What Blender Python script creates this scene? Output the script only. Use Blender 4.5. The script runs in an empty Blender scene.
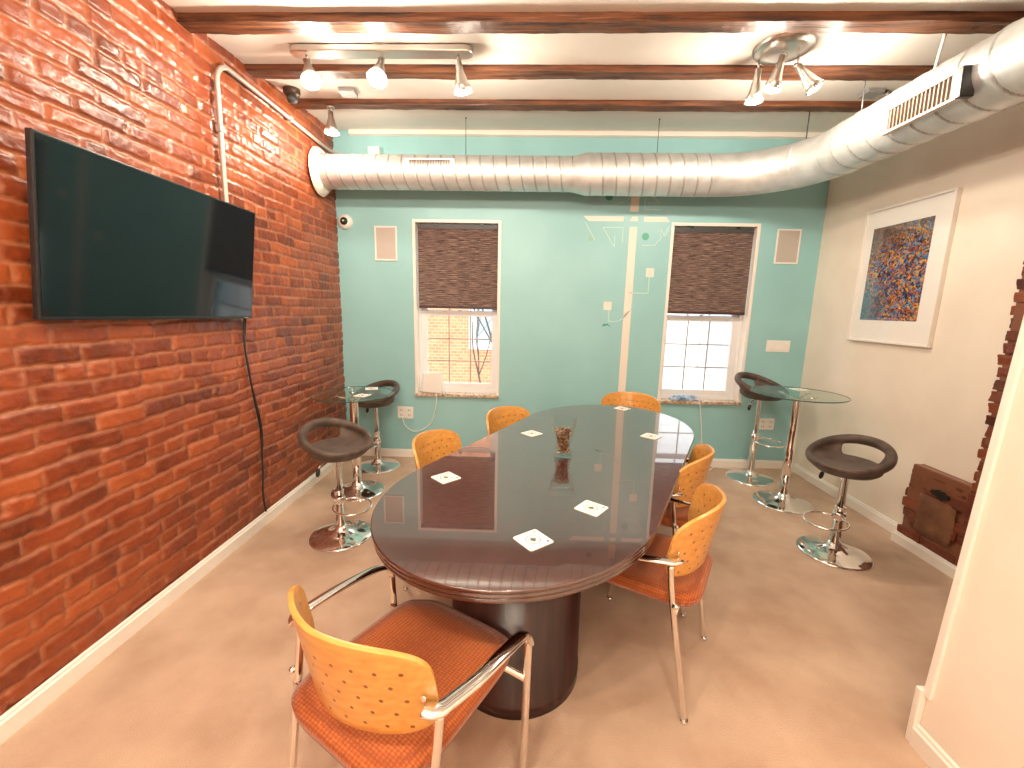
import bpy, math, random
import numpy as np
from mathutils import Vector, Matrix, noise
random.seed(7)
S = bpy.context.scene
COL = S.collection
PI = math.pi

# ------------------------------------------------------------------ materials
def nt(name):
    m = bpy.data.materials.new(name); m.use_nodes = True
    n = m.node_tree.nodes; l = m.node_tree.links
    b = n['Principled BSDF']
    return m, n, l, b
def setp(b, **k):
    for a, v in k.items():
        a = a.replace('_', ' ')
        if a in b.inputs:
            b.inputs[a].default_value = v
def mat(name, col, rough=.5, metal=0., **k):
    m, n, l, b = nt(name)
    b.inputs['Base Color'].default_value = (*col, 1)
    b.inputs['Roughness'].default_value = rough
    b.inputs['Metallic'].default_value = metal
    setp(b, **k)
    return m
def coords(n, l, scale=(1, 1, 1), kind='Object'):
    t = n.new('ShaderNodeTexCoord'); mp = n.new('ShaderNodeMapping')
    mp.inputs['Scale'].default_value = scale
    l.new(t.outputs[kind], mp.inputs['Vector']); return mp.outputs['Vector']
def noisemat(name, c1, c2, scale=8, rough=.6, bump=.1, bdist=.005, stretch=(1, 1, 1), metal=0., detail=6, lo=.35, hi=.65, bscale=None, rr=None, **k):
    m, n, l, b = nt(name)
    v = coords(n, l, stretch)
    t = n.new('ShaderNodeTexNoise'); t.inputs['Scale'].default_value = scale; t.inputs['Detail'].default_value = detail
    l.new(v, t.inputs['Vector'])
    r = n.new('ShaderNodeValToRGB'); r.color_ramp.elements[0].color = (*c1, 1); r.color_ramp.elements[1].color = (*c2, 1)
    r.color_ramp.elements[0].position = lo; r.color_ramp.elements[1].position = hi
    l.new(t.outputs['Fac'], r.inputs['Fac']); l.new(r.outputs['Color'], b.inputs['Base Color'])
    t2 = t
    if bscale:
        t2 = n.new('ShaderNodeTexNoise'); t2.inputs['Scale'].default_value = bscale; t2.inputs['Detail'].default_value = 5
        l.new(v, t2.inputs['Vector'])
    if bump:
        bp = n.new('ShaderNodeBump'); bp.inputs['Strength'].default_value = bump; bp.inputs['Distance'].default_value = bdist
        l.new(t2.outputs['Fac'], bp.inputs['Height']); l.new(bp.outputs['Normal'], b.inputs['Normal'])
    b.inputs['Roughness'].default_value = rough; b.inputs['Metallic'].default_value = metal
    if rr:
        mr = n.new('ShaderNodeMapRange'); mr.inputs['To Min'].default_value = rr[0]; mr.inputs['To Max'].default_value = rr[1]
        mr.inputs['From Min'].default_value = .3; mr.inputs['From Max'].default_value = .7
        l.new(t2.outputs['Fac'], mr.inputs['Value']); l.new(mr.outputs['Result'], b.inputs['Roughness'])
    setp(b, **k)
    return m

M = {}
M['white_wall'] = noisemat('white_wall', (.80, .72, .62), (.86, .78, .68), 3, .55, .05, .002, bscale=60)
M['ceiling'] = noisemat('ceiling', (.80, .76, .70), (.84, .80, .75), 4, .6, .12, .006, bscale=9)
M['teal'] = noisemat('teal_paint', (.285, .55, .575), (.315, .59, .615), 2, .42, .05, .002, bscale=70)
M['trim'] = mat('white_trim', (.84, .80, .74), .35)
M['white'] = mat('white_plastic', (.82, .80, .76), .35)
M['muntin_backlit'] = mat('muntin_backlit', (.42, .38, .34), .5)  # backlit shade of the window grid is put into this darker colour
M['vinyl'] = mat('window_vinyl', (.80, .82, .84), .3)
M['carpet'] = noisemat('carpet', (.44, .295, .205), (.61, .44, .325), 3.4, .95, .5, .004, detail=9, lo=.3, hi=.7, bscale=260)
M['wood_beam'] = noisemat('beam_wood', (.045, .014, .007), (.21, .075, .030), 6, .42, .5, .01, stretch=(.5, 8, 8), bscale=14)
M['chrome'] = mat('chrome', (.86, .84, .82), .06, 1.)
M['nickel'] = mat('brushed_nickel', (.62, .58, .54), .28, 1.)
M['black_plastic'] = mat('black_plastic', (.012, .012, .013), .35)
M['tv_screen'] = mat('tv_screen', (.003, .008, .011), .07, 0., Specular_IOR_Level=.40)
M['dark_grey'] = mat('dark_grey', (.05, .05, .05), .5)
M['slat'] = mat('slat_metal', (.30, .22, .17), .5)
M['grille'] = noisemat('speaker_mesh', (.42, .38, .34), (.54, .49, .44), 300, .6, .2, .001)
M['grey_box'] = mat('grey_metal', (.42, .42, .42), .45, .6)
M['pipe'] = mat('painted_conduit', (.46, .41, .37), .4, .3)
M['paper'] = mat('card', (.85, .83, .78), .6)
M['ink'] = mat('ink', (.10, .10, .10), .7)
M['cable_white'] = mat('cable_white', (.8, .78, .74), .5)
M['leather'] = noisemat('bar_stool_suede', (.045, .027, .020), (.095, .062, .045), 14, .55, .3, .002, bscale=160, Sheen_Weight=.08)
M['plywood'] = None
M['granite'] = noisemat('sill_stone', (.35, .22, .12), (.72, .62, .52), 40, .2, 0)
M['cloth_blue'] = noisemat('blue_cloth', (.10, .18, .30), (.45, .58, .72), 30, .8, .3, .004)
M['canvas_mat'] = mat('picture_mount', (.84, .82, .78), .7)
M['asphalt'] = mat('street', (.35, .34, .33), .9)
M['bark'] = mat('bark', (.10, .07, .05), .9)
M['facade_white'] = mat('facade_white', (.75, .75, .72), .8)
M['marker_green'] = mat('mural_green', (.04, .30, .22), .5)
M['mural_cream'] = mat('mural_cream', (.80, .74, .66), .5)
M['mural_line'] = mat('mural_pale', (.50, .72, .66), .5)

# emissive bulb
def emis(name, col, st):
    m, n, l, b = nt(name); b.inputs['Base Color'].default_value = (*col, 1)
    b.inputs['Emission Color'].default_value = (*col, 1); b.inputs['Emission Strength'].default_value = st
    return m
M['bulb'] = emis('lit_bulb', (1, .86, .66), 40)

def glassmat(name, col=(1, 1, 1), ior=1.45, refl=1., both=False):
    # thin clear glass: what is behind shows straight through, the surface mirrors by Fresnel
    m, n, l, b = nt(name); n.remove(b)
    tr = n.new('ShaderNodeBsdfTransparent'); tr.inputs['Color'].default_value = (*col, 1)
    gl = n.new('ShaderNodeBsdfGlossy'); gl.inputs['Roughness'].default_value = .01
    fr = n.new('ShaderNodeFresnel'); fr.inputs['IOR'].default_value = ior
    mu = n.new('ShaderNodeMath'); mu.operation = 'MULTIPLY'; mu.inputs[1].default_value = refl; l.new(fr.outputs[0], mu.inputs[0])
    ge = n.new('ShaderNodeNewGeometry'); iv = n.new('ShaderNodeMath'); iv.operation = 'SUBTRACT'; iv.inputs[0].default_value = 1; l.new(ge.outputs['Backfacing'], iv.inputs[1])
    if both:
        iv.inputs[1].default_value = 0; l.remove(iv.inputs[1].links[0]); lw = n.new('ShaderNodeLayerWeight'); lw.inputs['Blend'].default_value = .5
        pw = n.new('ShaderNodeMath'); pw.operation = 'POWER'; pw.inputs[1].default_value = 3.5; l.new(lw.outputs['Facing'], pw.inputs[0]); l.new(pw.outputs[0], mu.inputs[0]); mu.inputs[1].default_value = .75; gl.inputs['Roughness'].default_value = .12
    m3 = n.new('ShaderNodeMath'); m3.operation = 'MULTIPLY'; l.new(mu.outputs[0], m3.inputs[0]); l.new(iv.outputs[0], m3.inputs[1]); mu = m3
    mx = n.new('ShaderNodeMixShader'); l.new(mu.outputs[0], mx.inputs[0]); l.new(tr.outputs[0], mx.inputs[1]); l.new(gl.outputs[0], mx.inputs[2])
    l.new(mx.outputs[0], n['Material Output'].inputs['Surface'])
    return m
M['glass'] = glassmat('clear_glass', (.98, 1, .99), 1.6, 1., True)
M['green_glass'] = glassmat('table_glass', (.86, .95, .92))
M['edge_glass'] = mat('glass_edge', (.03, .085, .07), .12)
M['pane'] = glassmat('window_pane', (1, 1, 1), 1.4, .6)

# table veneer
def table_mat():
    m, n, l, b = nt('mahogany_gloss')
    v = coords(n, l, (9, 1.2, 9))
    t = n.new('ShaderNodeTexNoise'); t.inputs['Scale'].default_value = 5; t.inputs['Detail'].default_value = 8; t.inputs['Roughness'].default_value = .65
    l.new(v, t.inputs['Vector'])
    r = n.new('ShaderNodeValToRGB'); e = r.color_ramp.elements
    e[0].position = .3; e[0].color = (.035, .011, .009, 1); e[1].position = .75; e[1].color = (.090, .030, .025, 1)
    l.new(t.outputs['Fac'], r.inputs['Fac']); l.new(r.outputs['Color'], b.inputs['Base Color'])
    setp(b, Roughness=.22, IOR=1.5, Coat_Weight=1., Coat_Roughness=.02, Coat_IOR=1.8)
    return m
M['mahogany'] = table_mat()
M['mahogany_dull'] = noisemat('mahogany_satin', (.022, .007, .006), (.05, .016, .012), 6, .3, 0, stretch=(6, 6, .6))

# perforated plywood: dots from UV
def ply():
    m, n, l, b = nt('beech_plywood')
    tc = n.new('ShaderNodeTexCoord')
    mp = n.new('ShaderNodeMapping'); mp.inputs['Scale'].default_value = (2, 14, 14); l.new(tc.outputs['Object'], mp.inputs['Vector'])
    t = n.new('ShaderNodeTexNoise'); t.inputs['Scale'].default_value = 4; t.inputs['Detail'].default_value = 6; l.new(mp.outputs['Vector'], t.inputs['Vector'])
    r = n.new('ShaderNodeValToRGB'); e = r.color_ramp.elements
    e[0].position = .3; e[0].color = (.60, .27, .060, 1); e[1].position = .7; e[1].color = (.74, .37, .095, 1)
    l.new(t.outputs['Fac'], r.inputs['Fac'])
    sp = n.new('ShaderNodeSeparateXYZ'); l.new(tc.outputs['UV'], sp.inputs['Vector'])
    def math_(op, a, bb=None):
        q = n.new('ShaderNodeMath'); q.operation = op
        for i, s in enumerate((a, bb)):
            if s is None: continue
            if isinstance(s, (int, float)): q.inputs[i].default_value = s
            else: l.new(s, q.inputs[i])
        return q.outputs[0]
    px, py = .052, .040
    row = math_('FLOOR', math_('DIVIDE', sp.outputs['Y'], py))
    off = math_('MULTIPLY', math_('MODULO', math_('ADD', row, 100.), 2.), .5)
    fx = math_('SUBTRACT', math_('FRACT', math_('ADD', math_('DIVIDE', sp.outputs['X'], px), math_('ADD', off, 50.))), .5)
    fy = math_('SUBTRACT', math_('FRACT', math_('DIVIDE', sp.outputs['Y'], py)), .5)
    dx = math_('MULTIPLY', fx, px); dy = math_('MULTIPLY', fy, py)
    d = math_('SQRT', math_('ADD', math_('MULTIPLY', dx, dx), math_('MULTIPLY', dy, dy)))
    hole = math_('LESS_THAN', d, .0048)
    inx = math_('LESS_THAN', math_('ABSOLUTE', sp.outputs['X']), .215)
    iny = math_('LESS_THAN', math_('ABSOLUTE', math_('SUBTRACT', sp.outputs['Y'], .14)), .10)
    hole = math_('MULTIPLY', hole, math_('MULTIPLY', inx, iny))
    mx = n.new('ShaderNodeMix'); mx.data_type = 'RGBA'
    l.new(hole, mx.inputs['Factor']); l.new(r.outputs['Color'], mx.inputs['A']); mx.inputs['B'].default_value = (.22, .07, .012, 1)
    l.new(mx.outputs['Result'], b.inputs['Base Color'])
    setp(b, Roughness=.32, Coat_Weight=.2)
    return m
M['plywood'] = ply()

def fabric():
    m, n, l, b = nt('orange_weave')
    v = coords(n, l, (1, 1.5, 1))
    t = n.new('ShaderNodeTexVoronoi'); t.inputs['Scale'].default_value = 85; t.inputs['Randomness'].default_value = .15
    l.new(v, t.inputs['Vector'])
    r = n.new('ShaderNodeValToRGB'); e = r.color_ramp.elements
    e[0].position = .15; e[0].color = (.50, .125, .020, 1); e[1].position = .65; e[1].color = (.25, .050, .006, 1)
    l.new(t.outputs['Distance'], r.inputs['Fac']); l.new(r.outputs['Color'], b.inputs['Base Color'])
    bp = n.new('ShaderNodeBump'); bp.invert = True; bp.inputs['Strength'].default_value = .5; bp.inputs['Distance'].default_value = .004
    l.new(t.outputs['Distance'], bp.inputs['Height']); l.new(bp.outputs['Normal'], b.inputs['Normal'])
    setp(b, Roughness=.85, Sheen_Weight=.3)
    return m
M['fabric'] = fabric()

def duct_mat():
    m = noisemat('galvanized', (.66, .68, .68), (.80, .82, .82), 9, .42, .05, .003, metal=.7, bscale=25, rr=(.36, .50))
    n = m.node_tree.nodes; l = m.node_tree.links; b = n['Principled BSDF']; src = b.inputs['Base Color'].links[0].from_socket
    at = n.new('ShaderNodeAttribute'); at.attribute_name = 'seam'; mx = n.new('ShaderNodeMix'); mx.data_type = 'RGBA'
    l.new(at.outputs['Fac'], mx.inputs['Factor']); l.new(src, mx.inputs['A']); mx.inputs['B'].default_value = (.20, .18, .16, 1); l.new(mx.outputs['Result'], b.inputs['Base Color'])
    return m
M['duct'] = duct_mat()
M['duct_collar'] = noisemat('collar_foam', (.62, .55, .45), (.80, .74, .66), 20, .6, .5, .01)

def brick_mat(name, dark=1.):
    m, n, l, b = nt(name)
    at = n.new('ShaderNodeAttribute'); at.attribute_name = 'brick'
    sp = n.new('ShaderNodeSeparateColor'); l.new(at.outputs['Color'], sp.inputs['Color'])
    v = coords(n, l)
    t = n.new('ShaderNodeTexNoise'); t.inputs['Scale'].default_value = 7; t.inputs['Detail'].default_value = 8; t.inputs['Roughness'].default_value = .7
    l.new(v, t.inputs['Vector'])
    ad = n.new('ShaderNodeMath'); ad.operation = 'MULTIPLY_ADD'
    l.new(sp.outputs['Red'], ad.inputs[0]); ad.inputs[1].default_value = .55
    sb = n.new('ShaderNodeMath'); sb.operation = 'SUBTRACT'; l.new(t.outputs['Fac'], sb.inputs[0]); sb.inputs[1].default_value = .25
    l.new(sb.outputs[0], ad.inputs[2])
    r = n.new('ShaderNodeValToRGB'); e = r.color_ramp.elements
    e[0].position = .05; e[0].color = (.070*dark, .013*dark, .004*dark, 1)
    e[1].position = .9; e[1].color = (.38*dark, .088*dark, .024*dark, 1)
    k = e.new(.45); k.color = (.235*dark, .043*dark, .012*dark, 1)
    l.new(ad.outputs[0], r.inputs['Fac'])
    mx = n.new('ShaderNodeMix'); mx.data_type = 'RGBA'
    mf = n.new('ShaderNodeMath'); mf.operation = 'MULTIPLY'; mf.inputs[1].default_value = .62
    l.new(sp.outputs['Green'], mf.inputs[0])
    l.new(mf.outputs[0], mx.inputs['Factor']); l.new(r.outputs['Color'], mx.inputs['A']); mx.inputs['B'].default_value = (.46*dark, .19*dark, .095*dark, 1)
    l.new(mx.outputs['Result'], b.inputs['Base Color'])
    t2 = n.new('ShaderNodeTexNoise'); t2.inputs['Scale'].default_value = 38; t2.inputs['Detail'].default_value = 6; l.new(v, t2.inputs['Vector'])
    bp = n.new('ShaderNodeBump'); bp.inputs['Strength'].default_value = .5; bp.inputs['Distance'].default_value = .006
    l.new(t2.outputs['Fac'], bp.inputs['Height']); l.new(bp.outputs['Normal'], b.inputs['Normal'])
    mr = n.new('ShaderNodeMapRange'); mr.inputs['To Min'].default_value = .25; mr.inputs['To Max'].default_value = .50
    l.new(t.outputs['Fac'], mr.inputs['Value']); l.new(mr.outputs['Result'], b.inputs['Roughness'])
    setp(b, Coat_Weight=.15, Coat_Roughness=.18)
    return m
M['brick'] = brick_mat('varnished_brick')
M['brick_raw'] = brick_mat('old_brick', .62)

def facade_mat():
    m, n, l, b = nt('far_brick')
    v = coords(n, l)
    mp = n.new('ShaderNodeMapping'); mp.inputs['Rotation'].default_value = (PI/2, 0, 0); l.new(v, mp.inputs['Vector'])
    t = n.new('ShaderNodeTexBrick'); t.inputs['Scale'].default_value = 3.0
    t.inputs['Color1'].default_value = (.56, .20, .09, 1); t.inputs['Color2'].default_value = (.64, .27, .13, 1); t.inputs['Mortar'].default_value = (.66, .40, .27, 1)
    l.new(mp.outputs['Vector'], t.inputs['Vector']); l.new(t.outputs['Color'], b.inputs['Base Color'])
    b.inputs['Roughness'].default_value = .9
    return m
M['facade'] = facade_mat()

def blind_mat(name, hi):
    m, n, l, b = nt(name)
    v = coords(n, l, (1.6, 1, 42))
    t = n.new('ShaderNodeTexNoise'); t.inputs['Scale'].default_value = 6; t.inputs['Detail'].default_value = 8; t.inputs['Roughness'].default_value = .75
    l.new(v, t.inputs['Vector'])
    r = n.new('ShaderNodeValToRGB'); e = r.color_ramp.elements
    e[0].position = .44; e[0].color = (.040, .018, .016, 1); e[1].position = .68; e[1].color = hi
    l.new(t.outputs['Fac'], r.inputs['Fac']); l.new(r.outputs['Color'], b.inputs['Base Color'])
    bp = n.new('ShaderNodeBump'); bp.inputs['Strength'].default_value = .6; bp.inputs['Distance'].default_value = .003
    l.new(t.outputs['Fac'], bp.inputs['Height']); l.new(bp.outputs['Normal'], b.inputs['Normal'])
    setp(b, Roughness=.42, Sheen_Weight=.4)
    return m
M['blind'] = blind_mat('blind_fabric', (.55, .38, .32, 1))  # woven streaks, their pale colour painting in glints of lamplight

def art_mat():
    m, n, l, b = nt('abstract_print')
    v = coords(n, l)
    sp = n.new('ShaderNodeSeparateXYZ'); l.new(v, sp.inputs['Vector'])
    nz = n.new('ShaderNodeTexNoise'); nz.inputs['Scale'].default_value = 5; nz.inputs['Detail'].default_value = 6; l.new(v, nz.inputs['Vector'])
    vo = n.new('ShaderNodeTexVoronoi'); vo.inputs['Scale'].default_value = 24; l.new(nz.outputs['Color'], vo.inputs['Vector'])
    v2 = n.new('ShaderNodeTexVoronoi'); v2.inputs['Scale'].default_value = 40; l.new(v, v2.inputs['Vector'])
    r = n.new('ShaderNodeValToRGB'); r.color_ramp.interpolation = 'CONSTANT'; e = r.color_ramp.elements
    cols = [(.02, .02, .05), (.10, .035, .02), (.05, .16, .36), (.45, .14, .03), (.02, .03, .10), (.62, .34, .06), (.15, .30, .42), (.25, .05, .03), (.70, .50, .28)]
    e[0].color = (*cols[0], 1); e[1].position = .95; e[1].color = (*cols[-1], 1)
    for i, c in enumerate(cols[1:-1]):
        k = e.new((i+1)/9); k.color = (*c, 1)
    sc = n.new('ShaderNodeSeparateColor'); l.new(vo.outputs['Color'], sc.inputs['Color'])
    ml = n.new('ShaderNodeMix'); ml.inputs['Factor'].default_value = .35
    s2 = n.new('ShaderNodeSeparateColor'); l.new(v2.outputs['Color'], s2.inputs['Color'])
    l.new(sc.outputs['Red'], ml.inputs['A']); l.new(s2.outputs['Green'], ml.inputs['B'])
    l.new(ml.outputs['Result'], r.inputs['Fac'])
    # brown wash towards the upper left, blue to the lower left, gold across the middle
    nb = n.new('ShaderNodeTexNoise'); nb.inputs['Scale'].default_value = 3.2; l.new(v, nb.inputs['Vector'])
    def mr(src, a, bb, c, d):
        q = n.new('ShaderNodeMapRange'); l.new(src, q.inputs['Value'])
        q.inputs['From Min'].default_value = a; q.inputs['From Max'].default_value = bb; q.inputs['To Min'].default_value = c; q.inputs['To Max'].default_value = d
        return q.outputs['Result']
    def mm(op, a, bb):
        q = n.new('ShaderNodeMath'); q.operation = op; l.new(a, q.inputs[0])
        if isinstance(bb, float): q.inputs[1].default_value = bb
        else: l.new(bb, q.inputs[1])
        return q.outputs[0]
    top = mm('ADD', mr(sp.outputs['Z'], .02, .30, 0., 1.), mr(nb.outputs['Fac'], .3, .7, -.35, .25))
    left = mr(sp.outputs['Y'], -.20, .22, 0., 1.)
    f1 = mm('MULTIPLY', top, mr(left, 0., 1., .55, 1.))
    m1 = n.new('ShaderNodeMix'); m1.data_type = 'RGBA'; m1.clamp_factor = True
    l.new(mm('MULTIPLY', f1, .95), m1.inputs['Factor']); l.new(r.outputs['Color'], m1.inputs['A']); m1.inputs['B'].default_value = (.10, .055, .032, 1)
    bl = mm('MULTIPLY', mr(sp.outputs['Z'], .02, -.18, 0., 1.), mr(left, .45, 1., 0., .85))
    m2 = n.new('ShaderNodeMix'); m2.data_type = 'RGBA'; m2.clamp_factor = True
    l.new(bl, m2.inputs['Factor']); l.new(m1.outputs['Result'], m2.inputs['A']); m2.inputs['B'].default_value = (.07, .19, .27, 1)
    l.new(m2.outputs['Result'], b.inputs['Base Color'])
    setp(b, Roughness=.15, Coat_Weight=1., Coat_Roughness=.03)
    return m
M['art'] = art_mat()

# ------------------------------------------------------------------ mesh kit
class MB:
    def __init__(s): s.v = []; s.f = []; s.sm = []; s.uv = None
    def add(s, vs, fs, smooth=False):
        b = len(s.v); s.v += [tuple(v) for v in vs]; s.f += [tuple(b+i for i in f) for f in fs]; s.sm += [smooth]*len(fs)
        return s
    def box(s, x0, x1, y0, y1, z0, z1, mx=None):
        vs = [Vector((x, y, z)) for x in (x0, x1) for y in (y0, y1) for z in (z0, z1)]
        if mx: vs = [mx @ v for v in vs]
        return s.add(vs, [(0, 1, 3, 2), (4, 6, 7, 5), (0, 4, 5, 1), (2, 3, 7, 6), (0, 2, 6, 4), (1, 5, 7, 3)])
    def lathe(s, prof, o=(0, 0, 0), seg=32, axis=None, cap=True, smooth=True):
        o = Vector(o); mx = Matrix.Identity(3)
        if axis is not None: mx = Vector((0, 0, 1)).rotation_difference(Vector(axis)).to_matrix()
        vs = []
        for r, z in prof:
            for k in range(seg):
                a = 2*PI*k/seg; vs.append(o + mx @ Vector((r*math.cos(a), r*math.sin(a), z)))
        fs = []
        for i in range(len(prof)-1):
            for k in range(seg):
                fs.append((i*seg+k, i*seg+(k+1) % seg, (i+1)*seg+(k+1) % seg, (i+1)*seg+k))
        s.add(vs, fs, smooth)
        if cap:
            b = len(s.v)-len(vs)
            if prof[0][0] > 1e-6: s.f.append(tuple(b+k for k in range(seg-1, -1, -1))); s.sm.append(False)
            if prof[-1][0] > 1e-6: s.f.append(tuple(b+(len(prof)-1)*seg+k for k in range(seg))); s.sm.append(False)
        return s
    def tube(s, pts, r, seg=12, closed=False, ell=None, up=None, cap=True):
        """sweep; r number or list; ell=(a,b) section scale with b along `up`"""
        P = [Vector(p) for p in pts]; n = len(P)
        R = r if isinstance(r, (list, tuple)) else [r]*n
        T = []
        for i in range(n):
            if closed: t = P[(i+1) % n]-P[i-1]
            else: t = P[min(i+1, n-1)]-P[max(i-1, 0)]
            T.append(t.normalized())
        N = (Vector(up) if up else (Vector((0, 0, 1)) if abs(T[0].z) < .9 else Vector((1, 0, 0))))
        vs = []
        for i in range(n):
            if up: N = Vector(up)
            N = (N - T[i]*N.dot(T[i])).normalized(); B = T[i].cross(N)
            a, b = ell if ell else (1, 1)
            for k in range(seg):
                w = 2*PI*k/seg; vs.append(P[i] + (B*math.cos(w)*a + N*math.sin(w)*b)*R[i])
        fs = []
        for i in range(n if closed else n-1):
            j = (i+1) % n
            for k in range(seg):
                fs.append((i*seg+k, i*seg+(k+1) % seg, j*seg+(k+1) % seg, j*seg+k))
        s.add(vs, fs, True)
        if cap and not closed:
            b0 = len(s.v)-len(vs)
            s.f.append(tuple(b0+k for k in range(seg-1, -1, -1))); s.sm.append(False)
            s.f.append(tuple(b0+(n-1)*seg+k for k in range(seg))); s.sm.append(False)
        return s
    def prism(s, poly, z0, z1, smooth=False):
        n = len(poly)
        vs = [(x, y, z0) for x, y in poly]+[(x, y, z1) for x, y in poly]
        s.add(vs, [tuple(range(n-1, -1, -1)), tuple(range(n, 2*n))])
        b = len(s.v)-2*n
        for i in range(n):
            j = (i+1) % n; s.f.append((b+i, b+j, b+n+j, b+n+i)); s.sm.append(smooth)
        return s
    def build(s, name, m, parent=None, bevel=0, bseg=2, kind=None, loc=None, label=None, fix=True):
        me = bpy.data.meshes.new(name); me.from_pydata(s.v, [], s.f)
        me.polygons.foreach_set('use_smooth', s.sm); me.materials.append(m)
        if fix:
            import bmesh
            bm = bmesh.new(); bm.from_mesh(me); bmesh.ops.recalc_face_normals(bm, faces=bm.faces); bm.to_mesh(me); bm.free()
        me.update()
        o = bpy.data.objects.new(name, me); COL.objects.link(o)
        if parent: o.parent = parent
        if loc: o.location = loc
        if bevel:
            b = o.modifiers.new('b', 'BEVEL'); b.width = bevel; b.segments = bseg; b.limit_method = 'ANGLE'; b.angle_limit = .7
            b.harden_normals = False
        if kind: o['kind'] = kind
        if label: o['label'] = label
        return o

def tag(o, label, cat, group=None, kind=None):
    o['label'] = label; o['category'] = cat
    if group: o['group'] = group
    if kind: o['kind'] = kind
    return o
def thing(name, label, cat, loc=(0, 0, 0), rz=0, group=None):
    o = bpy.data.objects.new(name, None); COL.objects.link(o); o.location = loc; o.rotation_euler = (0, 0, rz)
    o.empty_display_size = .1
    return tag(o, label, cat, group)
def dup(root, label, loc, rz=None):
    def cp(o, par):
        c = o.copy(); COL.objects.link(c); c.parent = par
        for ch in list(o.children): cp(ch, c)
        return c
    r = cp(root, None); r.location = loc
    if rz is not None: r.rotation_euler = (0, 0, rz)
    r['label'] = label
    return r
def arc(c, r, a0, a1, n, plane='xy'):
    out = []
    for i in range(n+1):
        a = a0+(a1-a0)*i/n; p = (r*math.cos(a), r*math.sin(a))
        out.append({'xy': Vector((c[0]+p[0], c[1]+p[1], c[2])), 'xz': Vector((c[0]+p[0], c[1], c[2]+p[1])), 'yz': Vector((c[0], c[1]+p[0], c[2]+p[1]))}[plane])
    return out
def catmull(pts, k=6, closed=False):
    P = [Vector(p) for p in pts]; n = len(P); out = []
    rng = range(n) if closed else range(n-1)
    for i in rng:
        p0 = P[i-1] if (closed or i > 0) else P[0]; p1 = P[i]; p2 = P[(i+1) % n]; p3 = P[(i+2) % n] if (closed or i+2 < n) else P[-1]
        for j in range(k):
            t = j/k
            out.append(.5*((2*p1)+(-p0+p2)*t+(2*p0-5*p1+4*p2-p3)*t*t+(-p0+3*p1-3*p2+p3)*t**3))
    if not closed: out.append(P[-1])
    return out

# ------------------------------------------------------------------ room numbers
XL, XR, YB, YF = -1.779, 2.600, 4.069, -2.6
def zc(y): return 2.90+.065*(y-2.24)

# floor, ceiling
MB().box(XL-.3, XR+.3, YF-.2, YB+.3, -.12, 0).build('floor', M['carpet'], kind='structure')
m = MB()
ya, yb = YF-.2, YB+.3
m.add([(XL-.3, ya, zc(ya)), (XR+.3, ya, zc(ya)), (XR+.3, yb, zc(yb)), (XL-.3, yb, zc(yb)),
       (XL-.3, ya, 3.4), (XR+.3, ya, 3.4), (XR+.3, yb, 3.4), (XL-.3, yb, 3.4)],
      [(0, 1, 2, 3), (4, 7, 6, 5), (0, 4, 5, 1), (1, 5, 6, 2), (2, 6, 7, 3), (3, 7, 4, 0)])
m.build('ceiling', M['ceiling'], kind='structure')

# ---- brick wall (left): relief mesh
def brick_relief(name, y0, y1, z0, z1, dy, dz, xbase, sgn, material):
    ys = np.arange(y0, y1+dy*.5, dy); zs = np.arange(z0, z1+dz*.5, dz)
    ny, nz = len(ys), len(zs)
    CH, BL = .0735, .222
    rnd = random.Random(3)
    rowoff = [rnd.uniform(-.02, .02)+(BL/2 if i % 2 else 0) for i in range(60)]
    rowhdr = [i % 6 == 4 for i in range(60)]
    co = np.empty((ny*nz, 3)); col = np.zeros((ny*nz, 4), dtype=np.float32); col[:, 3] = 1
    cache = {}
    i = 0
    for y in ys:
        for z in zs:
            n1 = noise.noise((y*3.1, z*3.1, 5.)); n2 = noise.noise((y*14, z*14, 2.)); n3 = noise.noise((y*45, z*45, 9.))
            zz = z+.014*n1+.0045*n2; yy = y+.010*n2
            row = int(zz//CH); L = BL/2 if rowhdr[row % 60] else BL
            u = (yy+rowoff[row % 60]+10); b = int(u//L)
            key = (row, b)
            if key not in cache:
                q = random.Random(row*7919+b*31); cache[key] = (q.random(), q.uniform(-1, 1), q.uniform(-1, 1), q.uniform(.6, 1.1))
            c0, off, tilt, wv = cache[key]
            lu = u-b*L; lv = zz-row*CH
            du = min(lu, L-lu); dv = min(lv, CH-lv)
            d = min(du, dv)+.0035*n3+.003*n2
            e = max(0., min(1., (d-.003)/(.0085*wv))); e = e*e*(3-2*e)
            h = e*(.0095+.0035*off+tilt*.004*(lu/L-.5)*2)+.0035*n1+.0036*n2+.0030*n3
            co[i] = (xbase+sgn*h, y, z)
            col[i, 0] = c0; col[i, 1] = 1-e
            i += 1
    fs = []
    for a in range(ny-1):
        for c in range(nz-1):
            p = a*nz+c
            fs.append((p, p+nz, p+nz+1, p+1) if sgn > 0 else (p, p+1, p+nz+1, p+nz))
    me = bpy.data.meshes.new(name); me.from_pydata(co.tolist(), [], fs); me.polygons.foreach_set('use_smooth', [True]*len(fs))
    at = me.color_attributes.new('brick', 'FLOAT_COLOR', 'POINT'); at.data.foreach_set('color', col.ravel())
    me.materials.append(material); me.update()
    return me
# one mesh: fine relief where it is seen, flat slab behind it and towards the front of the room
me = brick_relief('wall_left', .35, YB, -.01, 3.02, .0115, .0082, XL-.006, 1, M['brick'])
wl = bpy.data.objects.new('wall_left', me); COL.objects.link(wl); wl['kind'] = 'structure'
me2 = brick_relief('wall_left', YF, .37, -.01, 3.02, .03, .015, XL-.006, 1, M['brick'])
w2 = bpy.data.objects.new('wall_left_rear', me2); COL.objects.link(w2); w2['kind'] = 'structure'
s = MB().box(XL-.3, XL-.03, YF-.2, YB+.3, -.1, 3.3).build('wall_left_core', M['brick_raw'], kind='structure')

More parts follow.
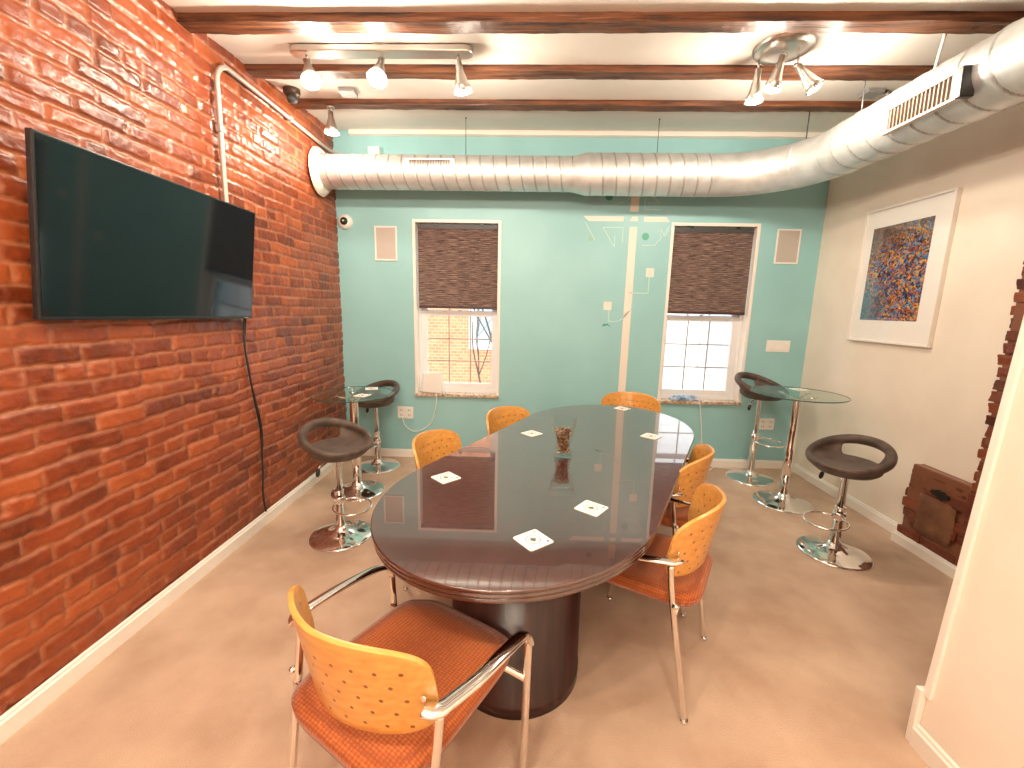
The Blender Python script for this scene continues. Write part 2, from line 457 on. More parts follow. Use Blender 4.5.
# ---- back wall with two window openings
W1 = (-1.068, -.272, .655, 2.266); W2 = (1.282, 2.047, .650, 2.268)
def wall_back():
    xs = [XL-.3, W1[0], W1[1], W2[0], W2[1], XR+.3]
    m = MB(); y0, y1 = YB, YB+.28; H = 3.3
    m.box(xs[0], xs[1], y0, y1, -.1, H); m.box(xs[2], xs[3], y0, y1, -.1, H); m.box(xs[4], xs[5], y0, y1, -.1, H)
    for w in (W1, W2):
        m.box(w[0], w[1], y0, y1, -.1, w[2]); m.box(w[0], w[1], y0, y1, w[3], H)
    return m.build('wall_back', M['teal'], kind='structure')
wall_back()
MB().box(XR, XR+.3, YF-.2, YB+.3, -.1, 3.3).build('wall_right', M['white_wall'], kind='structure')
MB().box(XL-.3, XR+.3, YF-.3, YF, -.1, 3.3).build('wall_front', M['white_wall'], kind='structure')
# partition that ends right of the camera, leaning very slightly
px0, pyE, ln = 1.416, 1.322, .035
m = MB()
m.add([(px0, YF, 0), (px0+.14, YF, 0), (px0+.14, pyE, 0), (px0, pyE, 0),
       (px0+ln*3, YF, 3.1), (px0+.14+ln*3, YF, 3.1), (px0+.14+ln*3, pyE, 3.1), (px0+ln*3, pyE, 3.1)],
      [(0, 3, 2, 1), (4, 5, 6, 7), (0, 1, 5, 4), (1, 2, 6, 5), (2, 3, 7, 6), (3, 0, 4, 7)])
m.build('wall_partition', M['white_wall'], kind='structure', bevel=.004)
# its corner bead and plinth
m = MB()
m.add([(px0-.005, pyE-.020, .20), (px0+.03, pyE-.020, .20), (px0+.03, pyE+.005, .20), (px0-.005, pyE+.005, .20),
       (px0-.005+ln*3, pyE-.020, 3.1), (px0+.03+ln*3, pyE-.020, 3.1), (px0+.03+ln*3, pyE+.005, 3.1), (px0-.005+ln*3, pyE+.005, 3.1)],
      [(0, 3, 2, 1), (4, 5, 6, 7), (0, 1, 5, 4), (1, 2, 6, 5), (2, 3, 7, 6), (3, 0, 4, 7)])
m.build('trim_1', M['trim'], kind='structure', bevel=.003)
m = MB().box(px0-.016, px0+.15, pyE, pyE+.022, 0, .22)
m.build('trim_2', M['trim'], kind='structure', bevel=.003)

# baseboards
def baseboard(name, a, b, h=.088, t=.014, inward=(0, -1)):
    a = Vector((*a, 0)); b = Vector((*b, 0)); n = Vector((*inward, 0))
    prof = [(0, 0), (t, 0), (t, h*.78), (t*.65, h*.84), (t*.55, h*.95), (.003, h), (0, h)]
    m = MB(); vs = [p+n*q[0]+Vector((0, 0, q[1])) for p in (a, b) for q in prof]; k = len(prof)
    fs = [(i, (i+1) % k, k+(i+1) % k, k+i) for i in range(k)]+[tuple(range(k-1, -1, -1)), tuple(range(k, 2*k))]
    m.add(vs, fs)
    return m.build(name, M['trim'], kind='structure')
baseboard('baseboard_left', (XL+.008, YF), (XL+.008, YB), .085, .018, (1, 0))
baseboard('baseboard_back', (XL+.02, YB), (XR, YB), .078, .014, (0, -1))
baseboard('baseboard_right', (XR, 2.76), (XR, YB), .085, .016, (-1, 0))
baseboard('baseboard_right_rear', (XR, YF), (XR, 1.6), .085, .016, (-1, 0))
baseboard('baseboard_partition', (px0, YF), (px0, pyE), .085, .018, (-1, 0))

# ceiling beams
def beam(label, y0, y1, drop, x0=XL-.01, x1=XR-.002, part='ceiling_beam'):
    n = 130; m = MB(); vs = []
    zt = zc(y0)+.02; rows = [(y0, 1), (y0, 0), ((y0+y1)/2, -.06), (y1, 0), (y1, 1)]
    for i in range(n+1):
        x = x0+(x1-x0)*i/n
        for j, (y, t) in enumerate(rows):
            zb = zc((y0+y1)/2)-drop
            z = zt+.02 if t == 1 else zb+t*drop*.3
            dy = .006*noise.noise((x*4, j*7., y0))+.003*noise.noise((x*17, j*3., y0))
            dz = .005*noise.noise((x*3, j*5.+3, y0))+.003*noise.noise((x*19, j*5., y0))
            vs.append((x, y+(dy if t != 1 else dy*.7), z+(dz if t != 1 else 0)))
    k = len(rows)
    fs = [(i*k+j, i*k+(j+1), (i+1)*k+(j+1), (i+1)*k+j) for i in range(n) for j in range(k-1)]
    fs += [tuple(range(k)), tuple(n*k+j for j in range(k))]
    m.add(vs, fs)
    o = m.build(part, M['wood_beam'])
    tag(o, label, 'ceiling beam', 'exposed wooden ceiling beams')
beam('dark wooden ceiling beam nearest the camera, in front of both spotlight fixtures', 2.345, 2.435, .045)
beam('dark wooden ceiling beam in the middle of the three, behind the spotlight bar', 2.865, 2.955, .042)
beam('dark wooden ceiling beam farthest away, closest to the teal wall', 3.38, 3.465, .040)
# strip between ceiling and back wall
n = 80; m = MB(); vs = []
for i in range(n+1):
    x = -1.62+(XR-.03+1.62)*i/n
    w = .004*noise.noise((x*5, 1, 1)); zt = zc(YB)+.01
    vs += [(x, YB-.035, zt), (x, YB-.035, zt-.048+w), (x, YB-.002, zt-.056+w), (x, YB-.002, zt)]
m.add(vs, [(i*4+j, i*4+j+1, i*4+5+j, i*4+4+j) for i in range(n) for j in range(3)]+[(0, 1, 2, 3), (n*4, n*4+1, n*4+2, n*4+3)])
m.build('trim_3', M['trim'], kind='structure')

# ------------------------------------------------------------------ windows
def window(idx, W, gx0, gx1):
    x0, x1, z0, z1 = W
    root = bpy.data.objects.new('window_%d' % idx, None); COL.objects.link(root); root['kind'] = 'structure'; root.location = (0, 0, 0)
    c = MB()   # white casing and reveals
    t = .016
    c.box(x0-.012, x0+t, YB-.004, YB+.13, z0, z1+.012); c.box(x1-t, x1+.012, YB-.004, YB+.13, z0, z1+.012)
    c.box(x0+t, x1-t, YB-.004, YB+.13, z1-t, z1+.012)
    c.build('casing', M['trim'], root, bevel=.003, kind='structure')
    y0, y1 = YB+.085, YB+.15
    zr = 1.45
    f = MB(); a0, a1 = gx0-.055, gx1+.055
    f.box(x0+t, a0, y0, y1, z0, z1-t); f.box(a1, x1-t, y0, y1, z0, z1-t); f.box(a0, a1, y0, y1, z1-.07, z1-t); f.box(a0, a1, y0, y1, z0, z0+.045)
    f.build('frame', M['vinyl'], root, bevel=.003, kind='structure')
    def sash(za, zb, ya, yb_, rows, nm):
        s_ = MB(); w = .05
        s_.box(a0, gx0, ya, yb_, za, zb); s_.box(gx1, a1, ya, yb_, za, zb)
        s_.box(gx0, gx1, ya, yb_, zb-.045, zb); s_.box(gx0, gx1, ya, yb_, za, za+.05)
        s_.build(nm, M['vinyl'], root, bevel=.003, kind='structure')
        g = MB(); ym = (ya+yb_)/2
        for i in (1, 2):
            x = gx0+(gx1-gx0)*i/3; g.box(x-.006, x+.006, ym+.006, ym+.012, za+.05, zb-.045)
            z = za+.05+(zb-za-.095)*i/3; g.box(gx0, gx1, ym+.0065, ym+.0115, z-.006, z+.006)
        g.build('muntin_grid', M['muntin_backlit'], root, kind='structure')
        MB().box(gx0-.005, gx1+.005, ym-.002, ym+.003, za+.045, zb-.04).build('pane', M['pane'], root, kind='structure')
    sash(z0+.045, zr, y0+.004, y0+.034, 3, 'lower_sash')
    sash(zr-.04, z1-.07, y0+.036, y0+.062, 3, 'upper_sash')
    k = MB().lathe([(.018, 0), (.018, .01), (.012, .014), (0, .015)], ((gx0+gx1)/2, y0+.015, zr), 16)
    k.box((gx0+gx1)/2-.006, (gx0+gx1)/2+.03, y0+.005, y0+.02, zr+.012, zr+.02)
    k.build('sash_lock', M['vinyl'], root, kind='structure')
    st = MB(); n_ = 3
    for i in range(n_):
        xa = x0-.015+(x1-x0+.03)*i/n_; xb = x0-.015+(x1-x0+.03)*(i+1)/n_-.003
        st.box(xa, xb, YB-.03, YB+.084, z0-.026, z0+.004)
    st.build('sill', M['granite'], root, bevel=.004, kind='structure')
window(1, W1, -.975, -.345)
window(2, W2, 1.335, 1.945)

def blind(label, x0, x1, z0, z1):
    t = thing('cellular_blind', label, 'window blind', ((x0+x1)/2, YB+.03, z0), group='dark cellular blinds')
    w = (x1-x0)/2; h = z1-z0
    m = MB(); n = int(h/.019); nx = 2
    vs = []; zs = [.02+(h-.06)*i/(2*n) for i in range(2*n+1)]
    for i, z in enumerate(zs):
        y = -.010 if i % 2 else -.004
        for x in (-w, w): vs.append((x, y, z))
    for i, z in enumerate(zs):
        y = .014 if i % 2 else .008
        for x in (-w, w): vs.append((x, y, z))
    N = len(zs); fs = []
    for i in range(N-1):
        fs.append((2*i, 2*i+1, 2*i+3, 2*i+2)); fs.append((2*N+2*i, 2*N+2*i+2, 2*N+2*i+3, 2*N+2*i+1))
        fs.append((2*i, 2*i+2, 2*N+2*i+2, 2*N+2*i)); fs.append((2*i+1, 2*N+2*i+1, 2*N+2*i+3, 2*i+3))
    m.add(vs, fs); m.build('shade', M['blind'], t)
    MB().box(-w, w, -.012, .020, h-.045, h).build('headrail', M['dark_grey'], t, bevel=.003)
    MB().box(-w, w, -.012, .018, 0, .022).build('bottom_rail', mat('rail_brown', (.06, .03, .028), .4), t, bevel=.003)
    for sx in (-.55, .6):
        MB().box(sx*w-.018, sx*w+.018, -.017, .0, h-.012, h+.006).build('bracket', M['black_plastic'], t, bevel=.002)
blind('dark brown cellular blind lowered halfway over the left window', W1[0]+.034, W1[1]-.02, 1.478, W1[3]-.024)
blind('dark brown cellular blind lowered halfway over the right window', W2[0]+.018, W2[1]-.034, 1.474, W2[3]-.024)

# ------------------------------------------------------------------ brick pier on the right wall
def brick_pier():
    rnd = random.Random(11); m = MB(); cols = []
    XF = 2.53; CH = .0655
    def brk(y0, y1, z0, z1, jut):
        c = rnd.random(); b = len(m.v)
        j = lambda: rnd.uniform(-.004, .004)
        x0 = XF-jut
        vs = [Vector((x, y, z)) for x in (x0, XR-.001) for y in (y0, y1) for z in (z0, z1)]
        vs = [Vector((v.x+(j() if v.x < XF+.03 else 0), v.y+j(), v.z+j()*.6)) for v in vs]
        m.add(vs, [(0, 1, 3, 2), (4, 6, 7, 5), (0, 4, 5, 1), (2, 3, 7, 6), (0, 2, 6, 4), (1, 5, 7, 3)])
        cols.extend([(c, 0, 0, 1)]*8)
    row = 0; z = .07
    while z < 2.93:
        top = z+CH
        yend = 2.745 if top < .56 else 2.365
        y = 1.62+(0.11 if row % 2 else 0)-.11
        while y < yend-.03:
            y1 = min(y+.205+rnd.uniform(-.01, .01), yend)
            if yend-y1 < .07: y1 = yend
            e = rnd.uniform(-.014, .012) if y1 == yend else 0
            brk(y, y1+e-.0, z, top-.012, rnd.uniform(-.008, .012)); y = y1+.012
            if y1 == yend: break
        z = top; row += 1
    # mortar core
    b = len(m.v)
    m.box(XF+.004, XR-.001, 1.6, 2.735, 0, .555); cols.extend([(.3, .75, 0, 1)]*8)
    m.box(XF+.004, XR-.001, 1.6, 2.352, .5, 2.93); cols.extend([(.3, .75, 0, 1)]*8)
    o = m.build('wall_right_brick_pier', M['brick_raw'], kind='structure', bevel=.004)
    sb = o.modifiers.new('s', 'SUBSURF'); sb.subdivision_type = 'SIMPLE'; sb.levels = sb.render_levels = 2
    tx = bpy.data.textures.new('rough', 'CLOUDS'); tx.noise_scale = .035
    dm = o.modifiers.new('d', 'DISPLACE'); dm.texture = tx; dm.strength = .013; dm.mid_level = .5; dm.texture_coords = 'LOCAL'
    at = o.data.color_attributes.new('brick', 'FLOAT_COLOR', 'POINT')
    at.data.foreach_set('color', np.array(cols, dtype=np.float32).ravel())
    # stone-like patch set into the low ledge; dark slab above paints a hollow's shade
    p = MB(); vs = []; nn = 14
    for i in range(nn+1):
        for k in range(nn+1):
            y = 2.40+.235*i/nn; zz = .150+.250*k/nn
            ed = min(i, nn-i, k, nn-k)/2
            vs.append((XF-.012-.010*min(1, ed)+.006*noise.noise((y*16, zz*16, 1)), y+.008*noise.noise((i*.5, k*.5, 3.)), zz+.01*noise.noise((i*.4, k*.4, 8.))))
    p.add(vs, [(i*(nn+1)+k, i*(nn+1)+k+1, (i+1)*(nn+1)+k+1, (i+1)*(nn+1)+k) for i in range(nn) for k in range(nn)], True)
    q = p.build('wall_right_stone_patch', noisemat('old_render', (.13, .05, .025), (.24, .11, .05), 8, .7, .5, .01), o)
    q.parent = o; q['kind'] = 'structure'
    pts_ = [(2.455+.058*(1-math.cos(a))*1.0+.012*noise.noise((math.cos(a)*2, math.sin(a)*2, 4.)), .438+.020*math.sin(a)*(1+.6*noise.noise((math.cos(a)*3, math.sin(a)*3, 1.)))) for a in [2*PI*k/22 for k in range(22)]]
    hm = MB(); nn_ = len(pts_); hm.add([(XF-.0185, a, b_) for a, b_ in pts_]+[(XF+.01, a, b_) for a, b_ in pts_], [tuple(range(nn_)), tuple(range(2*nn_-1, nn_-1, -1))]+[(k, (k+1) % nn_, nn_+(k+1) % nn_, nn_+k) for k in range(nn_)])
    h = hm.build('wall_right_hollow_shade', mat('hollow_shade', (.010, .007, .005), .9), o); h['kind'] = 'structure'
brick_pier()
baseboard('baseboard_pier', (2.53, 1.5), (2.53, 2.765), .072, .022, (-1, 0))
MB().box(2.531, XR, 2.7505, 2.765, 0, .072).build('baseboard_pier_return', M['trim'], kind='structure')

# ------------------------------------------------------------------ conference table
th = -math.radians(26.3)
tb = thing('conference_table', 'long glossy dark mahogany conference table with rounded ends on two drum pedestals', 'table', (.267, 2.218, 0), th)
TL, TR, TZ = .598, .546, .74      # half length of the straight run, end radius, top height
def track(r, n=40):
    q = r-TR+.663
    return [(r*math.cos(a), TL+q*math.sin(a)) for a in [PI*i/n for i in range(n+1)]]+[(-r*math.cos(a), -TL-q*math.sin(a)) for a in [PI*i/n for i in range(n+1)]]
m = MB(); prof = [(-.004, TZ), (-.0005, TZ-.0025), (0, TZ-.007), (-.002, TZ-.013), (-.009, TZ-.015), (-.009, TZ-.018), (-.005, TZ-.022), (-.004, TZ-.027), (-.010, TZ-.030), (-.010, TZ-.033),
       (-.009, TZ-.032), (-.009, TZ-.035), (-.006, TZ-.038), (-.007, TZ-.044), (-.013, TZ-.048), (-.03, TZ-.050)]
vs = []; n = len(track(1))
for dr, z in prof: vs += [(x, y, z) for x, y in track(TR+dr)]
fs = [(i*n+k, (i+1)*n+k, (i+1)*n+(k+1) % n, i*n+(k+1) % n) for i in range(len(prof)-1) for k in range(n)]
m.add(vs, fs, True); m.f += [tuple(range(n)), tuple((len(prof)-1)*n+k for k in range(n-1, -1, -1))]; m.sm += [False, False]
m.build('tabletop', M['mahogany'], tb)
for sy in (-1, 1):
    p = MB().lathe([(.268, 0), (.268, .05), (.265, .052), (.265, TZ-.050)], (-.02*sy, sy*.68, 0), 56)
    p.build('pedestal', M['mahogany_dull'], tb)

# ------------------------------------------------------------------ chairs
def make_chair(label, loc, rz):
    t = thing('armchair', label, 'chair', loc, rz, 'orange chairs around the conference table')
    # seat cushion
    m = MB(); nu, nv = 20, 22; top = []; bot = []
    for j in range(nv+1):
        v = -1+2*j/nv
        for i in range(nu+1):
            u = -1+2*i/nu
            hw = .228-.002*v
            # rounded plan
            k = (abs(u)**5+abs(v)**5)**.2 if (u or v) else 1
            mx_ = max(abs(u), abs(v)) or 1
            s_ = (mx_/k) if k else 1
            X = u*s_*hw; Y = .000+v*s_*.274
            edge = max(abs(u), abs(v)); z = .486-.020*max(0, (edge-.72)/.28)**2-.012*(1-u*u)*(1-v*v)*0-(.018*max(0, (v-.6)/.4)**2)-.008*(1-u*u)*(1-v*v)
            top.append((X, Y, z)); bot.append((X*.985, Y*.985, .438))
    N = nu+1; A = len(top)
    fs = [(j*N+i, j*N+i+1, (j+1)*N+i+1, (j+1)*N+i) for j in range(nv) for i in range(nu)]
    fb = [(A+j*N+i, A+(j+1)*N+i, A+(j+1)*N+i+1, A+j*N+i+1) for j in range(nv) for i in range(nu)]
    ring = [i for i in range(N)]+[j*N+nu for j in range(1, nv+1)]+[nv*N+i for i in range(nu-1, -1, -1)]+[j*N for j in range(nv-1, 0, -1)]
    fr = [(ring[k], A+ring[k], A+ring[(k+1) % len(ring)], ring[(k+1) % len(ring)]) for k in range(len(ring))]
    m.add(top+bot, fs+fb+fr, True); m.build('seat', M['fabric'], t)
    # backrest
    me_v = []; uv = []; nu, nv = 36, 14; zc_, b, a = .655, .134, .252
    for j in range(nv+1):
        tt = -1+2*j/nv
        for i in range(nu+1):
            s_ = math.sin((-1+2*i/nu)*PI/2); s_ = max(-.9995, min(.9995, s_))
            hh = b*(1-abs(s_)**4.2)**(1/4.2)*(1-.06*abs(s_))
            z = zc_+tt*hh+.006*(1-s_*s_)
            x = a*s_*(1-.03*(abs(s_))**2)
            y = -.172-.095*(1-abs(s_)**2.1)-.19*(z-.63)+.02*abs(s_)
            me_v.append((x, y, z)); uv.append((x*1.08, z-.50))
    N = nu+1
    fs = [(j*N+i, j*N+i+1, (j+1)*N+i+1, (j+1)*N+i) for j in range(nv) for i in range(nu)]
    m = MB(); m.add(me_v, fs, True); o = m.build('backrest', M['plywood'], t, fix=False)
    ul = o.data.uv_layers.new(name='UVMap')
    for lp in o.data.loops: ul.data[lp.index].uv = uv[lp.vertex_index]
    sd = o.modifiers.new('s', 'SOLIDIFY'); sd.thickness = .013; sd.offset = 0
    bv = o.modifiers.new('b', 'BEVEL'); bv.width = .004; bv.segments = 2; bv.limit_method = 'ANGLE'; bv.angle_limit = 1.
    for s_ in (-1, 1):
        J = Vector((s_*.262, -.170, .622))
        # rear leg
        MB().tube(catmull([(s_*.242, -.262, 0), (s_*.250, -.222, .25), (s_*.259, -.182, .50), (J.x, J.y, .618)], 6), .0115, 14).lathe([(.014, 0), (.014, .012)], (s_*.242, -.262, 0), 14).build('leg', M['chrome'], t)
        # arm: flattened tube, hooks inward to the backrest
        pts = [(s_*.236, -.192, .634), (s_*.256, -.182, .633), (s_*.268, -.155, .631), (s_*.283, -.05, .622), (s_*.286, .06, .612), (s_*.286, .13, .601), (s_*.285, .170, .582), (s_*.284, .188, .545)]
        MB().tube(catmull(pts, 5), [.014]*10+[.0125]*30, 16, ell=(1.5, .72), up=None).build('armrest', M['chrome'], t)
        MB().tube(catmull([(s_*.284, .188, .55), (s_*.281, .190, .45), (s_*.274, .196, .2), (s_*.268, .20, 0)], 6), .0115, 14).lathe([(.014, 0), (.014, .012)], (s_*.268, .20, 0), 14).build('leg', M['chrome'], t)
        MB().lathe([(.010, 0), (.010, .014), (.006, .018), (0, .019)], (s_*.266, -.190, .47), 12, (s_*.1, -.4, 0)).build('bolt', M['chrome'], t)
        MB().lathe([(.007, 0), (.007, .005), (0, .008)], (s_*.232, -.190, .655), 12, (0, 1, 0)).build('bolt', M['chrome'], t)
    for y, z, hw in ((-.195, .432, .262), (.180, .428, .280)):
        MB().tube([(-hw, y, z), (hw, y, z)], .010, 10).build('crossbar', M['chrome'], t)
    return t
ch = make_chair('orange armchair nearest the camera, seen from behind at the near end of the dark table', (-.312, 1.068, 0), -.525)
dup(ch, 'orange armchair on the right side of the table, the nearer of the two there', (.510, 1.699, 0), 1.051)
dup(ch, 'orange armchair on the right side of the table, the farther of the two there', (.708, 2.268, 0), 1.05)
dup(ch, 'orange armchair at the far end of the table, its backrest below the painted white stripe', (.835, 3.42, 0), math.radians(160))
dup(ch, 'orange armchair on the left side of the table, its backrest nearest the suede stool', (-.298, 2.20, 0), math.radians(-106))
dup(ch, 'orange armchair on the left side of the table, its backrest below the left window', (.04, 2.80, 0), math.radians(-125))

# ------------------------------------------------------------------ bar stools
def make_stool_seat():
    """dished pad with a raised loop back; returned as mesh vertices about the pad centre (z=0 underside)"""
    m = MB()
    # pad
    m.lathe([(.0, .0), (.09, .0), (.145, .012), (.176, .036), (.186, .060), (.178, .080), (.12, .074), (0, .066)], (0, .02, 0), 48, cap=False)
    # loop
    loop = []; rad = []
    n = 64
    for k in range(n):
        a = 2*PI*k/n; c, s_ = math.cos(a), math.sin(a)       # s_=+1 front, -1 back
        up_ = (1-s_)/2; rise = .066+.118*up_**1.4
        R = 1.0+.06*up_
        loop.append((.196*R*c, .19*R*s_+.012, rise)); rad.append(.016+.013*up_**.7)
    m.tube(loop, rad, 14, closed=True, ell=(.9, 1.15), up=(0, 0, 1))
    # side web joining pad and loop except at the open back
    n2 = 44; a0, a1 = math.radians(-52), math.radians(232)
    vs = []; rows = 7
    for k in range(n2+1):
        a = a0+(a1-a0)*k/n2; c, s_ = math.cos(a), math.sin(a)
        up_ = (1-s_)/2; rise = .066+.118*up_**1.4; R = 1.0+.06*up_
        P0 = Vector((.150*c, .150*s_+.02, .040)); P1 = Vector((.196*R*c, .19*R*s_+.012, rise))
        taper = min(1, (min(k, n2-k))/7.0)
        for j in range(rows):
            t = j/(rows-1); p = P0.lerp(P1, t); p.z -= .012*math.sin(t*PI); vs.append(p)
    fs = [(k*rows+j, (k+1)*rows+j, (k+1)*rows+j+1, k*rows+j+1) for k in range(n2) for j in range(rows-1)]
    # thickness
    N = len(vs); v2 = [Vector((v.x*.985, v.y*.985, v.z+.018)) for v in vs]; v1 = [Vector((v.x*1.01, v.y*1.01, v.z-.012)) for v in vs]
    allv = v1+v2; f2 = [tuple(i+N for i in reversed(f)) for f in fs]
    rim = [k*rows for k in range(n2+1)]+[n2*rows+j for j in range(1, rows)]+[k*rows+rows-1 for k in range(n2-1, -1, -1)]+[j for j in range(rows-2, 0, -1)]
    f3 = [(rim[i], rim[(i+1) % len(rim)], rim[(i+1) % len(rim)]+N, rim[i]+N) for i in range(len(rim))]
    m.add(allv, fs+f2+f3, True)
    return m
seat_mesh = None
def make_stool(label, loc, rz, h):
    global seat_mesh
    t = thing('bar_stool', label, 'bar stool', loc, rz, 'swivel bar stools with loop backs')
    if seat_mesh is None:
        o = make_stool_seat().build('seat', M['leather'], t)
        seat_mesh = o.data
    else:
        o = bpy.data.objects.new('seat', seat_mesh); COL.objects.link(o); o.parent = t
    o.location = (0, 0, h)
    r = o.modifiers.new('r', 'REMESH'); r.mode = 'VOXEL'; r.voxel_size = .007; r.use_smooth_shade = True
    sm = o.modifiers.new('s', 'SMOOTH'); sm.iterations = 12; sm.factor = .6
    MB().lathe([(0, 0), (.203, 0), (.203, .004), (.190, .010), (.12, .020), (.065, .034), (.040, .055), (.034, .075), (.0, .078)], seg=56, cap=False).build('base', M['chrome'], t)
    MB().lathe([(.029, .060), (.029, h*.56), (.031, h*.56+.002), (.031, h*.56+.012), (.026, h*.56+.014)], seg=28).build('column', M['chrome'], t)
    MB().lathe([(.0215, h*.5), (.0215, h-.012), (.045, h-.008), (.045, h+.014)], seg=28).build('gas_lift', M['chrome'], t)
    # footrest: loop in front on two short arms and a collar
    zf = .245 if h < .7 else .38
    m = MB(); pts = [(.028*c_, .0, zf+.02) for c_ in (0,)]
    ring = [(.030, .02, zf)]+[(.115*math.sin(a), .13-.115*math.cos(a)*1.0+.0, zf-.012*(1-math.cos(a))/2) for a in [math.radians(x) for x in range(28, 333, 12)]]+[(-.030, .02, zf)]
    m.tube(catmull(ring, 3), .0075, 10)
    m.lathe([(.034, zf-.02), (.036, zf-.01), (.036, zf+.02), (.034, zf+.03)], seg=24)
    m.build('footrest', M['chrome'], t)
    MB().tube(catmull([(.03, 0, h-.005), (.09, 0, h-.010), (.125, 0, h-.03), (.135, 0, h-.05)], 5), .0045, 8).build('lever', M['chrome'], t)
    MB().lathe([(.006, 0), (.012, .008), (.013, .035), (.008, .05), (0, .052)], (.134, 0, h-.042), 14, (.2, 0, -1)).build('lever_grip', M['black_plastic'], t)
    return t
make_stool('brown suede bar stool at the left brick wall, nearest the camera on the left', (-1.190, 2.555, 0), math.radians(-120), .545)
make_stool('brown bar stool in the back left corner behind the small glass table', (-1.375, 3.790, 0), math.radians(145), .585)
make_stool('tall brown bar stool below the right window beside the glass table', (2.085, 3.80, 0), math.radians(-148), .745)
make_stool('dark brown bar stool standing alone by the white right wall', (1.995, 2.575, 0), math.radians(114), .535)

# ------------------------------------------------------------------ glass bar tables
def bar_table(label, loc, r, h):
    t = thing('glass_bar_table', label, 'bar table', loc, 0, 'round glass bar tables')
    g = MB().lathe([(0, h-.008), (r-.003, h-.008)], seg=72, cap=False).lathe([(r-.003, h), (0, h)], seg=72, cap=False).build('glass_top', M['green_glass'], t, fix=False)
    for pz in g.data.polygons: pass
    MB().lathe([(r-.003, h-.008), (r, h-.006), (r, h-.002), (r-.003, h)], seg=72, cap=False).build('glass_edge', M['edge_glass'], g)
    MB().lathe([(0, 0), (.215, 0), (.215, .004), (.20, .010), (.13, .022), (.075, .036), (.048, .055), (.038, .08), (0, .082)], seg=60, cap=False).build('base', M['chrome'], t)
    MB().lathe([(.036, .07), (.036, h*.52), (.033, h*.525), (.033, h-.06), (.05, h-.04), (.05, h-.034)], seg=30).build('pole', M['chrome'], t)
    m = MB()
    for k in range(4):
        a = k*PI/2+.5; m.tube([(.03*math.cos(a), .03*math.sin(a), h-.045), (.13*math.cos(a), .13*math.sin(a), h-.016)], .008, 10)
        m.lathe([(.020, h-.016), (.020, h-.008)], (.13*math.cos(a), .13*math.sin(a), 0), 18)
    m.build('top_support', M['chrome'], t)
bar_table('small round glass bar table in the left corner against the brick wall', (-1.350, 3.235, 0), .31, .812)
bar_table('round glass bar table on a chrome column in the right corner', (2.095, 3.30, 0), .325, .895)

# ------------------------------------------------------------------ coasters and table things
def coaster(label, x, y, z, rz, s=.1, first=[None]):
    if first[0] is None:
        t = thing('coaster', label, 'coaster', (x, y, z), rz, 'square white paper coasters')
        h = s/2; q = .008
        poly = []
        for cx, cy, a0 in ((h-q, h-q, 0), (-h+q, h-q, PI/2), (-h+q, -h+q, PI), (h-q, -h+q, 1.5*PI)):
            poly += [(cx+q*math.cos(a0+k*PI/8), cy+q*math.sin(a0+k*PI/8)) for k in range(5)]
        MB().prism(poly, 0, .0025).build('card', M['paper'], t)
        m = MB()
        def ringf(r0, r1, cx=0, cy=0, n=36):
            vs = [(cx+r*math.cos(2*PI*k/n), cy+r*math.sin(2*PI*k/n), zz) for zz in (.0025, .0028) for r in (r0, r1) for k in range(n)]
            fs = [(2*n+k, 3*n+k, 3*n+(k+1) % n, 2*n+(k+1) % n) for k in range(n)]+[(n+k, n+(k+1) % n, 3*n+(k+1) % n, 3*n+k) for k in range(n)]
            m.add(vs, fs)
        ringf(.0235, .0262)
        # leaf-like emblem in the middle, small marks in two corners, line of print
        em = [(0, .013), (.006, .006), (.012, .002), (.011, -.006), (.004, -.007), (.003, -.012), (-.003, -.012), (-.004, -.007), (-.011, -.006), (-.012, .002), (-.006, .006)]
        m.prism(em, .0025, .0028)
        m.prism([(-.040, .030), (-.030, .030), (-.035, .040)], .0025, .0028)
        m.prism([(.030, .030), (.040, .030), (.040, .034), (.036, .040), (.030, .038)], .0025, .0028)
        m.prism([(-.020, -.0345), (.030, -.0345), (.030, -.0335), (-.020, -.0335)], .0025, .0028)
        m.build('print', M['ink'], t)
        first[0] = t
        return t
    return dup(first[0], label, (x, y, z), rz)
Z = TZ+.0005
coaster('white coaster nearest the near end of the conference table', .038, 1.306, Z, -.90)
coaster('white coaster on the conference table near its right edge, second closest', .266, 1.552, Z, -.65)
coaster('white coaster on the left part of the conference table, in front of the left chairs', -.348, 1.802, Z, -.78)
coaster('white coaster just left of the glass vase', .045, 2.527, Z, -.80)
coaster('white coaster near the right far edge, in the window reflection', .775, 2.545, Z, -.72)
coaster('white coaster at the far end of the table, in front of the far chair', .758, 3.275, Z, -.78)
coaster('white coaster on the left glass bar table, the one by the back stool', -1.28, 3.44, .8125, .35)
coaster('white coaster on the left glass bar table, nearer its middle', -1.25, 3.16, .8125, -.2)
coaster('white coaster on the right glass bar table', 2.20, 3.46, .8955, .25)

